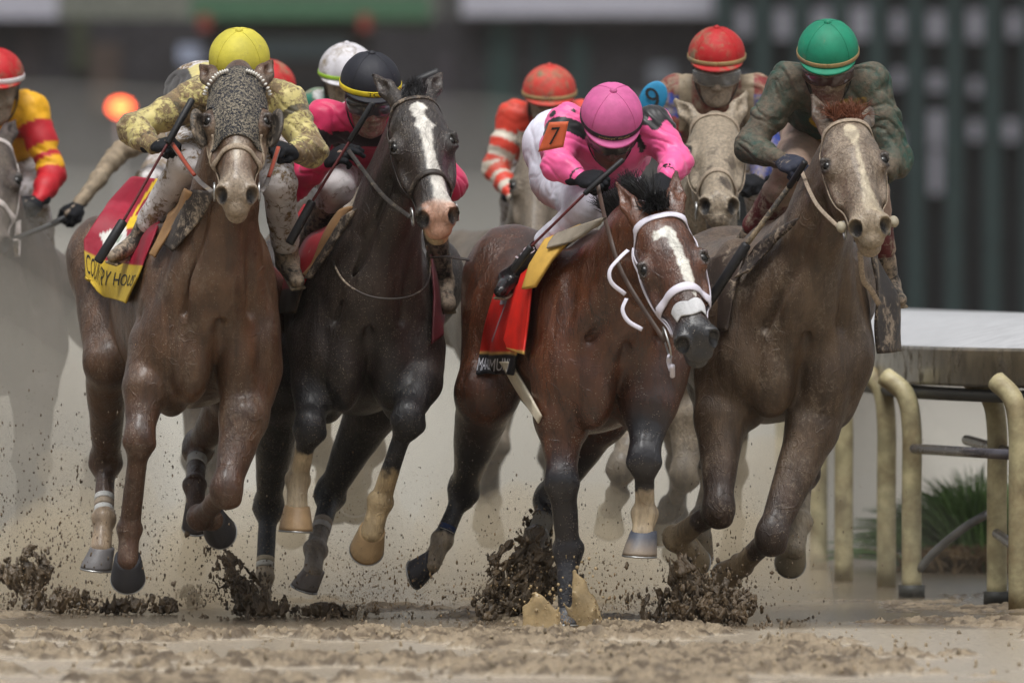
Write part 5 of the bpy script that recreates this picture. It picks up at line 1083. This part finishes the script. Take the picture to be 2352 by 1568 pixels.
# grey-brown caked horse and the rider with the number nine
def mark5(hl, C, al, V):
    near = np.linalg.norm(hl - v3(.3, 0, -.02), axis=1) < .42; n = fbm(V, 16, 8, 3); al = al + .35 * near - .75 * near * sstep(.52, .66, n) * sstep(.2, .4, hl[:, 0]); C = mixc(C, (.085, .06, .04), near * sstep(.50, .62, n)); return C, np.clip(al, 0, 1)
h5 = back_horse('five', 'horse caked in pale mud, its face between the bay and the chestnut', 3.2, 1600, (1640, 286, -.5), (34, 1, 0), [(1547, 226, -.46), (1716, 208, -.46)], (.17, .135, .095), mudcol=(.30, .24, .17), hsc=(1.05, 1.12, 1.04), eb=(.02, .07, .03), mudamt=.55, coat2=(.13, .10, .07), nosew=.0, mark=mark5, h=.010,
    legs=[[(-60, 820, 0), (-130, 960, -.1), (-185, 1105, -.3), (-195, 1170, -.1), (-215, 1215, -.05)], [(60, 820, 0), (-10, 980, -.1), (-30, 1120, -.2), (-60, 1200, .0), (-90, 1230, .0)], [(-80, 660, 1.1), (-60, 900, .8), (-40, 1090, 1.3), (-50, 1220, 1.2), (-50, 1275, 1.15)], [(80, 660, 1.1), (80, 900, .8), (90, 1110, 1.3), (90, 1240, 1.2), (88, 1300, 1.15)]])
bridle(h5, leatherm, noseband=.43, w=.022)
def silk5(V, J, H, F):
    C = np.tile(np.array(srgb(120, 22, 28)), (len(V), 1))
    for s in 'AB':
        d, t = seg_param(V, [J['sh' + s], J['el' + s], J['wr' + s]]); C = mixc(C, srgb(24, 60, 150), (d < .1) * (t > .10) * 1.); C = mixc(C, srgb(150, 30, 34), (d < .1) * (t > .5) * (t < .75) * 1.)
    C = mixc(C, srgb(150, 135, 112), (np.abs(np.abs(V[:, 0] - J['neck'][0]) - .13) < .028) * (V[:, 2] > J['chest'][2] - .05) * 1.)
    return np.concatenate([C, np.full((len(C), 1), .62)], 1)
j5 = simple_rider('five', 'jockey in a muddy red helmet and clear goggles with a blue number nine patch', 3.2, (1646, 150, .02), (16, 0, 0), silk5, dict(neck=(1645, 225, .14), chest=(1645, 275, .34), pelvis=(1640, 270, .85), shA=(1555, 215, .14), elA=(1522, 330, .1), wrA=(1570, 395, -.1), kkA=(1610, 400, -.18), shB=(1732, 215, .14), elB=(1760, 340, .1), wrB=(1742, 410, -.05), kkB=(1712, 420, -.12),
    hipA=(1600, 330, .72), knA=(1560, 430, .15), anA=(1520, 600, .4), toeA=(1515, 640, .3), hipB=(1690, 330, .72), knB=(1745, 430, .15), anB=(1750, 600, .4), toeB=(1760, 640, .3)), srgb(190, 24, 28), (.018, mat('band muddy', None)), bulk=1.05, h=.009, bh=.007)
goggles(j5['root'], j5['HF'], mat('lens clear', (.17, .165, .155), .12, spec=.8, mud=.3), mat('goggle frame white', (.5, .49, .46), .3, mud=.35))
q = SDF(); q.ell(W(1500, 226, 2.95), (.056, .012, .076), np.array(Matrix.Rotation(R(28), 3, 'Y')), .01); V, F = q.mesh(.006); pa = mk('number_patch', V, F, mat('patch blue', srgb(30, 130, 175), .6, mud=.3), j5['root'])
text_on('number', '9', lambda a, b: W(1500 + a * 38 - b * 16, 228 - b * 66, 2.93), blk, pa, .8, .8)
# orange rider
h6 = back_horse('six', 'mud-coated horse half hidden behind the rider in clean pink', 6.2, 1215, (1240, 345, -.5), (50, 0, 4), [(1190, 300, -.45), (1285, 300, -.45)], (.12, .095, .070), yaw=10)
def silk6(V, J, H, F):
    C = np.tile(np.array(srgb(208, 62, 44)), (len(V), 1)); al = np.full(len(V), .38)
    for s in 'AB':
        d, t = seg_param(V, [J['sh' + s], J['el' + s], J['wr' + s]]); b = (d < .1) * ((t * 3.0) % 1.0 < .45) * (t > .3); C = mixc(C, srgb(200, 190, 175), b * 1.)
    return np.concatenate([C, al[:, None]], 1)
simple_rider('six', 'blurred jockey in an orange red helmet and striped orange sleeves behind the pink rider', 6.2, (1262, 232, .02), (14, 0, 0), silk6, dict(neck=(1258, 285, .14), chest=(1258, 320, .34), pelvis=(1258, 310, .85), shA=(1185, 272, .14), elA=(1138, 385, .1), wrA=(1178, 452, -.1), kkA=(1215, 455, -.18), shB=(1335, 272, .14), elB=(1375, 385, .1), wrB=(1340, 440, -.05), kkB=(1310, 440, -.12),
    hipA=(1220, 360, .72), knA=(1185, 460, .15), anA=(1170, 590, .4), toeA=(1165, 620, .3), hipB=(1300, 360, .72), knB=(1340, 460, .15), anB=(1345, 590, .4), toeB=(1350, 620, .3)), srgb(214, 62, 52), (.018, mat('band muddy', None)))
# left edge rider
def mark7(hl, C, al, V): return C, al * .4
h7 = back_horse('seven', 'dark horse with a white bridle cut off by the left edge', 5.0, 5, (-22, 330, -.5), (48, 4, 0), [(-60, 285, -.45), (38, 275, -.42)], (.05, .032, .026), mudamt=.5, nosew=0, mark=mark7, hsc=(1, 1.1, 1))
bridle(h7, mat('bridle pale', srgb(190, 180, 175), .5, mud=.4), w=.03, ring=False)
def silk7(V, J, H, F):
    C = np.tile(np.array(srgb(222, 164, 20)), (len(V), 1))
    for s in 'AB':
        d, t = seg_param(V, [J['sh' + s], J['el' + s], J['wr' + s]]); r_ = (d < .12) * (((t > .22) & (t < .58)) | ((t > .70) & (t < .79)) | (t > .96)); C = mixc(C, srgb(178, 20, 34), r_ * 1.)
    return C
j7 = simple_rider('seven', 'jockey in yellow silks with red sleeve bands at the far left edge', 5.0, (-8, 196, .02), (12, 0, 0), silk7, dict(neck=(-5, 255, .14), chest=(-5, 310, .34), pelvis=(-5, 300, .85), shA=(-85, 250, .14), elA=(-130, 380, .1), wrA=(-80, 450, -.1), kkA=(-45, 455, -.18), shB=(72, 255, .14), elB=(120, 400, .05), wrB=(88, 460, -.14), kkB=(45, 472, -.22),
    hipA=(-50, 350, .72), knA=(-80, 450, .15), anA=(-90, 600, .4), toeA=(-95, 640, .3), hipB=(40, 350, .72), knB=(72, 440, .15), anB=(110, 600, .4), toeB=(118, 640, .3)), srgb(196, 16, 28), (.022, mat('band white', srgb(225, 220, 220), .6)), mud=.1, mudk=.5)
a = h7['H'](.5, .09, -.07); b = j7['J']['kkB']
for k_ in (0, 1, 2): P = spline([a, a * .5 + b * .5 + v3(0, 0, -.04 - .05 * k_), b], 16); MB().ribbon(P, [v3(0, -1, .3)] * 16, .022, .006).build('rein', mat('bridle pale', None), h7['root'])
whip('thin whip at the far left in the muddy hand of a hidden jockey', [W(150, 500, 4.3), W(120, 515, 4.3), W(30, 550, 4.3), W(-20, 580, 4.3)], [.014, .012, .012], [wb, wb, wb])
# hidden rider with the long muddy arm
back_horse('eight', 'muddy horse almost hidden behind the hooded chestnut horse', 5.4, 395, (470, 360, -.4), (50, 0, 0), [(425, 320, -.4), (515, 320, -.4)], (.085, .065, .048), yaw=14, legs=[[(-85, 820, 0), (-120, 930, -.1), (-170, 1040, -.35), (-200, 1120, -.1), (-205, 1170, -.02)], [(85, 820, 0), (80, 930, -.1), (62, 1100, -.2), (52, 1290, .0), (50, 1345, .0)],
                [(-80, 660, 1.1), (-110, 900, .8), (-120, 1090, 1.3), (-120, 1220, 1.2), (-120, 1275, 1.15)], [(80, 660, 1.1), (80, 900, .8), (90, 1110, 1.3), (90, 1240, 1.2), (88, 1300, 1.15)]])
def silk8(V, J, H, F):
    C = np.tile(np.array(srgb(40, 48, 110)), (len(V), 1)); return np.concatenate([C, np.full((len(C), 1), .95)], 1)
simple_rider('eight', 'jockey in a plain red helmet reaching a long muddy arm out behind the yellow rider', 5.4, (617, 222, .02), (15, 0, 0), silk8, dict(neck=(600, 270, .14), chest=(540, 300, .34), pelvis=(430, 330, .85), shA=(450, 285, .14), elA=(275, 350, .1), wrA=(178, 472, -.1), kkA=(145, 500, -.2), shB=(640, 270, .14), elB=(660, 340, .1), wrB=(620, 390, -.05), kkB=(600, 395, -.12),
    hipA=(400, 370, .72), knA=(345, 420, .15), anA=(320, 560, .4), toeA=(315, 600, .3), hipB=(500, 380, .72), knB=(560, 450, .15), anB=(560, 590, .4), toeB=(565, 630, .3)), srgb(198, 28, 32), bulk=.72)
# white helmet rider
back_horse('nine', 'mud-splashed horse behind the near black horse', 3.6, 770, (800, 330, -.4), (50, 0, 0), [(765, 285, -.4), (840, 285, -.4)], (.085, .062, .045), legs=[[(-85, 820, 0), (-85, 930, -.1), (-90, 1050, -.35), (-108, 1190, -.1), (-110, 1240, -.02)], [(85, 820, 0), (80, 930, -.1), (62, 1050, -.3), (40, 1120, .1), (50, 1160, .2)],
                [(-80, 660, 1.1), (-60, 900, .8), (-40, 1060, 1.3), (-20, 1140, 1.2), (0, 1180, 1.15)], [(80, 660, 1.1), (80, 900, .8), (90, 1060, 1.3), (60, 1140, 1.2), (50, 1180, 1.15)]])
def silk9(V, J, H, F):
    C = np.tile(np.array(srgb(40, 120, 100)), (len(V), 1)); return mixc(C, srgb(200, 200, 200), (np.abs(V[:, 0] - J['neck'][0]) > .10) * (fbm(V, 8, 2) > .5) * 1.)
simple_rider('nine', 'jockey in a white helmet with a lime band behind the black helmet', 3.6, (797, 186, .02), (14, 0, 0), silk9, dict(neck=(800, 250, .14), chest=(800, 300, .34), pelvis=(800, 290, .85), shA=(728, 245, .14), elA=(700, 350, .1), wrA=(740, 420, -.1), kkA=(765, 425, -.18), shB=(875, 240, .14), elB=(900, 350, .1), wrB=(880, 420, -.05), kkB=(850, 420, -.12),
    hipA=(760, 340, .72), knA=(700, 450, .15), anA=(685, 600, .4), toeA=(680, 640, .3), hipB=(840, 340, .72), knB=(880, 450, .15), anB=(890, 600, .4), toeB=(895, 640, .3)), srgb(225, 222, 228), (.016, mat('band lime', srgb(150, 190, 50), .5)))
whip('thick black whip end raised beside the black helmet', [W(1009, 166, 1.3), W(935, 198, 1.3), W(880, 222, 1.3)], [.021, .016], [wb, wb])
# ================================================================== flying mud, splashes, spray, haze
ico = []
import bmesh
for k in range(5):
    bm = bmesh.new(); bmesh.ops.create_icosphere(bm, subdivisions=2, radius=1.0); V = np.array([v.co[:] for v in bm.verts]); F = np.array([[v.index for v in f_.verts] for f_ in bm.faces]); bm.free()
    n = fbm(V + k * 7.3, 1.5, 90 + k, 3); V = V * (.15 + 1.7 * n ** 1.3)[:, None] * np.array([1, .8, 1.15 - .12 * k]); ico.append((V, F))
bm = bmesh.new(); bmesh.ops.create_icosphere(bm, subdivisions=1, radius=1.0); Vs = np.array([v.co[:] for v in bm.verts]); Fs = np.array([[v.index for v in f_.verts] for f_ in bm.faces]); bm.free()
bm = bmesh.new(); bmesh.ops.create_icosphere(bm, subdivisions=0, radius=1.0) if False else bmesh.ops.create_cone(bm, cap_ends=True, cap_tris=True, segments=5, radius1=.9, radius2=.5, depth=1.4); bmesh.ops.triangulate(bm, faces=bm.faces); Vt = np.array([v.co[:] for v in bm.verts]); Ft = np.array([[v.index for v in f_.verts] for f_ in bm.faces]); bm.free()
rg = np.random.RandomState(21)
def blobs(centres, radii, small=False):
    VV = []; FF = []; n = 0
    for c, r in zip(centres, radii):
        V, F = (Vt, Ft) if r < .0026 else (Vs, Fs) if (small or r < .005) else ico[rg.randint(5)]
        a = rg.randn(3, 3); q, _ = np.linalg.qr(a); st = v3(1, 1, 1) * r * np.array([rg.uniform(.7, 1.1), rg.uniform(.6, 1), rg.uniform(.7, 2.4)])
        VV.append((V @ q) * st + c); FF.append(F + n); n += len(V)
    return np.concatenate(VV), np.concatenate(FF)
def cloud(n, cx, cy, sx, sy, Y, sY, r0, r1, tilt=0., pw=2.2):
    u = rg.randn(n) * sx; v = rg.randn(n) * sy; t = R(tilt); x = u * math.cos(t) - v * math.sin(t) + cx; y = u * math.sin(t) + v * math.cos(t) + cy; y = np.minimum(y, 1440)
    r = (r0 + (r1 - r0) * rg.uniform(0, 1, n) ** pw) * .42; return [W(a, b, Y + rg.randn() * sY) for a, b in zip(x, y)], r
dark = mat('flying mud dark', srgb(104, 86, 62), .32, bump=1.0, bscale=120, vary=.3, spec=.6); light = mat('flying mud tan', srgb(150, 124, 88), .4, bump=.6, bscale=120, vary=.3)
class Lace(SDF):
    def __init__(s, c, r, M, fq, lo, hi, seed, st): s.c, s.r, s.M, s.fq, s.lo, s.hi, s.sd, s.st = np.array(c), np.array(r), M, fq, lo, hi, seed, st
    def bounds(s): m = s.r.max(); return s.c - m, s.c + m
    def ev(s, P, band=0):
        q = (P - s.c) @ s.M; e = np.linalg.norm(q / s.r, axis=1); n = fbm(q * np.array(s.st) + fbm(P, s.fq * .5, s.sd + 9, 2)[:, None] * .06, s.fq, s.sd, 4)
        t = s.lo + (s.hi - s.lo) * np.clip(e, 0, 1.0) ** 1.2 + sstep(.012, -.012, P[:, 2]) * .3; t = np.where(e > 1, 1., t)
        return (t - n) * .02
def lace(cx, cy, rx, ry, tilt, Y, dep, seed, lo=.44, hi=.72, fq=34, stretch=(1, 1, .6)):
    c = W(cx, cy, Y); M = np.array(Matrix.Rotation(R(tilt), 3, 'Y')); L_ = Lace(c, (rx * M1, dep, ry * M1), M, fq, lo, hi, seed, stretch); V, F = L_.mesh(.0042); return V, F
parts = [lace(1195, 1340, 95, 145, 22, .5, .16, 3, .46), lace(1170, 1425, 80, 60, 0, .35, .15, 4, .40), lace(1235, 1230, 42, 95, 0, .75, .10, 5, .46), lace(1600, 1400, 145, 62, 0, -.3, .18, 6, .50), lace(1570, 1340, 60, 95, -22, -.3, .12, 7, .50), lace(1660, 1375, 80, 75, 10, -.2, .12, 8, .51),
         lace(560, 1350, 52, 120, -42, .8, .10, 9, .47), lace(600, 1395, 90, 40, 0, .8, .12, 10, .50), lace(130, 1385, 110, 42, 0, 1.3, .15, 11, .55), lace(60, 1310, 90, 60, -20, 1.6, .15, 12, .56), lace(445, 1370, 42, 36, 20, 2.2, .1, 13, .49), lace(760, 1405, 130, 26, 0, .8, .12, 14, .52), lace(300, 1390, 130, 34, 0, 1.1, .12, 15, .55)]
for V, F in parts: tag(mk('mud_splash', V, F, mat('flying mud dark', srgb(98, 81, 60), .34, bump=1.0, bscale=120, vary=.3, spec=.6), None), 'sheet of dark mud torn up by a hoof', None, kind='stuff')
C_, R_ = [], []
for a in [(160, 560, 1345, 62, 20, .8, .15, .004, .028, 42), (120, 520, 1300, 40, 14, .8, .15, .003, .018, 50), (240, 1195, 1350, 52, 50, .5, .12, .004, .036, -65), (160, 1165, 1400, 55, 26, .4, .12, .004, .030, -20), (110, 1240, 1240, 26, 44, .7, .1, .003, .022, 0), (240, 1600, 1400, 72, 26, -.3, .15, .004, .030, 0),
          (150, 1590, 1350, 50, 34, -.3, .15, .003, .030, -30), (170, 1640, 1390, 40, 40, -.2, .15, .003, .026, 0), (200, 100, 1385, 70, 20, 1.5, .3, .003, .026, 0), (200, 90, 1300, 90, 60, 1.6, .3, .002, .014, 0), (80, 440, 1375, 26, 22, 2.2, .2, .005, .026, 30),
          (900, 700, 1330, 300, 90, .8, .5, .0015, .009, 0), (1000, 1300, 1250, 260, 120, .5, .5, .0015, .009, 0), (900, 1650, 1300, 140, 90, -.1, .4, .0015, .009, 0), (1700, 130, 1180, 150, 150, 1.2, .6, .0015, .012, 0), (700, 470, 1200, 140, 120, 1.0, .5, .0015, .009, 0), (900, 1176, 800, 700, 380, .2, .9, .0008, .0035, 0, 3), (260, 250, 900, 240, 300, -.3, .6, .0008, .004, 0, 3)]:
    c, r = cloud(*a); C_ += c; R_ += list(r)
V, F = blobs(C_, R_); tag(mk('flying_mud', V, F, dark, None, loc=(0, 0, 0)), 'dark mud clods and specks thrown up around the hooves', 'mud', kind='stuff')
C_, R_ = [], []
for a in [(5000, 900, 1260, 520, 130, .9, .7, .0008, .0045, 0), (1500, 1500, 1260, 220, 120, .1, .4, .0008, .0045, 0), (2500, 260, 1200, 260, 170, 1.3, .6, .0008, .005, 0), (700, 930, 1370, 110, 50, .8, .3, .001, .012, 0), (500, 850, 1290, 90, 90, 1.0, .3, .001, .007, 40), (400, 1230, 1330, 90, 60, .2, .3, .001, .010, 0), (500, 250, 1330, 200, 80, 1.2, .4, .001, .009, 0), (300, 1500, 1330, 160, 80, .2, .3, .001, .008, 0), (300, 1380, 1380, 60, 40, -.3, .2, .001, .012, 0)]:
    c, r = cloud(*a); C_ += c; R_ += list(r)
V, F = blobs(C_, R_); tag(mk('mud_spray', V, F, light, None, loc=(0, 0, 0)), 'fine tan spray of muddy water droplets low between the horses', 'spray', kind='stuff')
# heaped clods lying on the track
C_, R_ = [], []
for a in [(90, 250, 1410, 160, 8, 1.0, .3, .006, .024, 0), (100, 720, 1425, 120, 5, .6, .2, .006, .030, 0), (120, 1600, 1436, 110, 6, -.5, .2, .006, .03, 0), (60, 1820, 1430, 60, 6, .0, .3, .006, .022, 0), (70, 1100, 1440, 60, 6, .0, .3, .006, .022, 0)]:
    c, r = cloud(*a)
    for p, q in zip(c, r): p[2] = q * .3; C_.append(p); R_.append(q)
V, F = blobs(C_, R_); tag(mk('mud_clods', V, F, mat('clod', srgb(112, 96, 76), .6, bump=1, bscale=90, vary=.3), None, loc=(0, 0, 0)), 'wet clods lying on the churned track under the horses', 'mud', kind='stuff')
C_, R_ = [], []
for i in range(5200):
    x = rg.uniform(-2.3, 2.3); y = rg.uniform(-6.5, -.4); Q = np.array([[x, y, 0]])
    if ground_h(Q)[0][0] < .012 and rg.rand() > .12: continue
    r = .002 + .010 * rg.rand() ** 3; z = ground_h(Q)[0][0]; C_.append(v3(x, y, max(z, .002) + r * .3)); R_.append(r)
V, F = blobs(C_, R_); tag(mk('track_crumbs', V, F, mat('crumb', srgb(158, 142, 118), .75, bump=1, bscale=90, vary=.35), None, loc=(0, 0, 0)), 'small crumbs of tan mud scattered over the foreground track', 'mud', kind='stuff')
wsm = mat('muddy water', srgb(186, 162, 120), .26, alpha=.66, spec=.5, vary=.2, bump=.4, bscale=60)
def splash(cx, base, top, wid, lean, Y, seed, label):
    S = SDF(); b = W(cx, base, Y); b[2] = 0; h = (base - top) * M1; w = wid * M1; r_ = np.random.RandomState(seed); fl = (v3(0, 1, 0), .45)
    m1 = b + v3(lean * h * .25, 0, h * .32); m2 = b + v3(lean * h * .6, 0, h * .68); t = b + v3(lean * h, 0, h)
    S.cone(b, m1, w * .55, w * .34, .03, fl); S.cone(m1, m2, w * .34, w * .17, .03, fl); S.cone(m2, t, w * .17, .004, .03, fl)
    for a in r_.uniform(-1, 1, 7): q = b + v3(a * w * .4 + lean * h * .2, 0, h * .25 * (1 - abs(a))); S.cone(q, q + v3(a * w * .30 + lean * h * .4, r_.randn() * .02, h * r_.uniform(.3, .6)), w * .10, .003, .03, fl)
    for i in range(60): a = r_.randn(); S.ball(b + v3(a * w * .6 + lean * h * .6, r_.randn() * .03, abs(r_.uniform(.1, 1.25)) * h), r_.uniform(.0025, .0065), .003)
    V, F = S.mesh(.005); V = V + vnormals(V, F) * ((fbm(V * v3(1, 1, .5), 16, seed) - .5) * .008)[:, None]; tag(mk('water_splash', V, F, wsm, None), label, 'splash')
splash(1240, 1464, 1382, 74, -.12, -.75, 4, 'tan water splash left of the planted hoof of the bay horse')
splash(1356, 1450, 1315, 54, -.30, -.5, 8, 'taller water splash leaning over the right side of the planted hoof')
rs_ = np.random.RandomState(77); SD = []; ST = []
def strands(b, n, cx, cy, w, Y, up, lean, r1):
    for i in range(n):
        x = rs_.uniform(-1, 1); p = W(cx + x * w, min(cy + rs_.randn() * 14, 1438), Y + rs_.randn() * .12); d = unit(v3(x * 1.1 + lean + rs_.randn() * .25, rs_.randn() * .3, 1.1)); ln = up * rs_.uniform(.25, 1) ; k = 9; pts = []
        for j in range(k): pts.append(p.copy()); p = p + d * ln / k; d = unit(d + v3(rs_.randn() * .12, 0, -.22))
        rr = [r1 * (.25 + .9 * abs(math.sin(j * 1.1 + i))) * (1 - .6 * j / k) * rs_.uniform(.5, 1) for j in range(k)]
        for p_, r_ in zip(pts[1:], rr[1:]):
            if rs_.rand() < .8: b.append((p_ + rs_.randn(3) * .006, r_ * 1.0))
for q in ((70, 1190, 1380, 70, .5, .34, -.3, .0055), (60, 1600, 1400, 110, -.3, .28, 0, .005), (60, 560, 1380, 60, .8, .30, -.5, .005), (50, 100, 1390, 90, 1.3, .22, -.2, .0045), (40, 760, 1405, 90, .8, .16, .3, .004), (30, 300, 1395, 70, 1.1, .15, 0, .004)): strands(SD, *q)
for q in ((60, 1300, 1440, 60, -.6, .20, 0, .004), (80, 930, 1400, 120, .8, .26, -.2, .0035), (60, 840, 1380, 50, .9, .42, -.3, .003), (30, 1480, 1400, 90, .1, .25, .2, .0035)): strands(ST, *q)
for nm_, q_, m_ in (('flying_mud', SD, dark), ('mud_spray', ST, light)): V, F = blobs([x[0] for x in q_], [x[1] for x in q_]); tag(mk(nm_, V, F, m_, None, loc=(0, 0, 0)), 'beads of mud flung outwards from the hooves', None, kind='stuff')
def volume(name, label, shapes, dens, colr, h=.08):
    S = SDF()
    for c, r in shapes: S.ell(c, r, None, .5)
    V, F = S.mesh(h); m = bpy.data.materials.new(name); m.use_nodes = True; nt = m.node_tree; nt.nodes.remove(nt.nodes['Principled BSDF'])
    v = nt.nodes.new('ShaderNodeVolumePrincipled'); v.inputs['Color'].default_value = (*colr, 1); v.inputs['Density'].default_value = dens; v.inputs['Anisotropy'].default_value = 0; nt.links.new(v.outputs[0], nt.nodes['Material Output'].inputs['Volume'])
    return tag(mk(name, V, F, m, None, loc=(0, 0, 0)), label, 'mist', kind='stuff')
for i, (hgt, dn) in enumerate(((.75, .09), (1.15, .055), (1.5, .06), (1.85, .042), (2.3, .030))):
    volume('spray_mist', 'pale beige mist of spray hanging over the track behind the field', [((-2.7, 14, .1), (5.4 - .1 * i, 4.6 + .1 * i, hgt)), ((.9, 14.5, .1), (2.9, 4.6, hgt)) if i < 2 else ((-.1, 14.5, .1), (2.5 - .25 * i, 4.6, hgt * .95))], dn, (.88, .855, .775), .16)
volume('spray_mist', 'thin spray mist around the legs of the rear horses', [((-.9, 2.55, .1), (2.0, .8, .75)), ((.8, 2.3, .1), (1.2, .5, .55))], .06, (.88, .855, .775), .06)
for k_ in (1.25, 1.0, .78, .55): volume('spray_mist', 'grey brown spray in front of the horse at the left edge', [((-2.35, 3.7, .35), (.62 * k_, .5, 1.15 * k_)), ((-1.85, 3.7, .2), (.42 * k_, .45, .9 * k_))], .42, (.66, .62, .55), .06)
S = SDF(); rp = np.random.RandomState(12)
for i in range(46):
    x = rp.choice([-1.9, -1.1, -.45, .35, .9]) + rp.randn() * .22; z = abs(rp.randn()) * .24 + .03; r = rp.uniform(.06, .17) * (1 + .6 * (z < .2)); S.ell(W(1176, 650, 0) * v3(1, 0, 0) + v3(x, rp.uniform(1.9, 2.9), z), (r * 1.2, r, r * rp.uniform(.9, 1.9)), None, .10)
V, F = S.mesh(.03); V = V + vnormals(V, F) * ((fbm(V, 7, 5) - .5) * .10)[:, None]
pm_ = bpy.data.materials.new('spray plume'); pm_.use_nodes = True; nt = pm_.node_tree; nt.nodes.remove(nt.nodes['Principled BSDF']); v = nt.nodes.new('ShaderNodeVolumePrincipled'); v.inputs['Color'].default_value = (.72, .62, .46, 1); v.inputs['Density'].default_value = 1.6; nt.links.new(v.outputs[0], nt.nodes['Material Output'].inputs['Volume'])
tag(mk('spray_plume', V, F, pm_, None, loc=(0, 0, 0)), 'tan plumes of muddy spray behind the hooves', 'mist', kind='stuff')
S = SDF()
for i in range(26):
    S.ell(v3(rp.choice([-3.2, -2.3, -1.5, -.3, .4, .8]) + rp.randn() * .3, rp.uniform(7.2, 9.0), abs(rp.randn()) * .45), np.array([rp.uniform(.25, .6), .5, rp.uniform(.3, .8)]), None, .2)
V, F = S.mesh(.07); V = V + vnormals(V, F) * ((fbm(V, 3, 5) - .5) * .25)[:, None]
p2 = pm_.copy(); p2.name = 'far plume'; [n for n in p2.node_tree.nodes if n.type == 'PRINCIPLED_VOLUME' or 'Density' in n.inputs][0].inputs['Density'].default_value = .30; [n for n in p2.node_tree.nodes if 'Density' in n.inputs][0].inputs['Color'].default_value = (.62, .57, .48, 1)
tag(mk('spray_plume', V, F, p2, None, loc=(0, 0, 0)), 'grey brown clouds of spray behind the rear horses', 'mist', kind='stuff')
hz = bpy.data.materials.new('haze'); hz.use_nodes = True; nt = hz.node_tree; nt.nodes.remove(nt.nodes['Principled BSDF']); v = nt.nodes.new('ShaderNodeVolumePrincipled'); v.inputs['Color'].default_value = (.90, .88, .86, 1); v.inputs['Density'].default_value = .00012; nt.links.new(v.outputs[0], nt.nodes['Material Output'].inputs['Volume'])
o = MB().box((0, 75, 4), (60, 122, 5.2)).build('haze', hz, None, smooth=False); o['kind'] = 'stuff'; o['label'] = 'thin pale haze over the track'
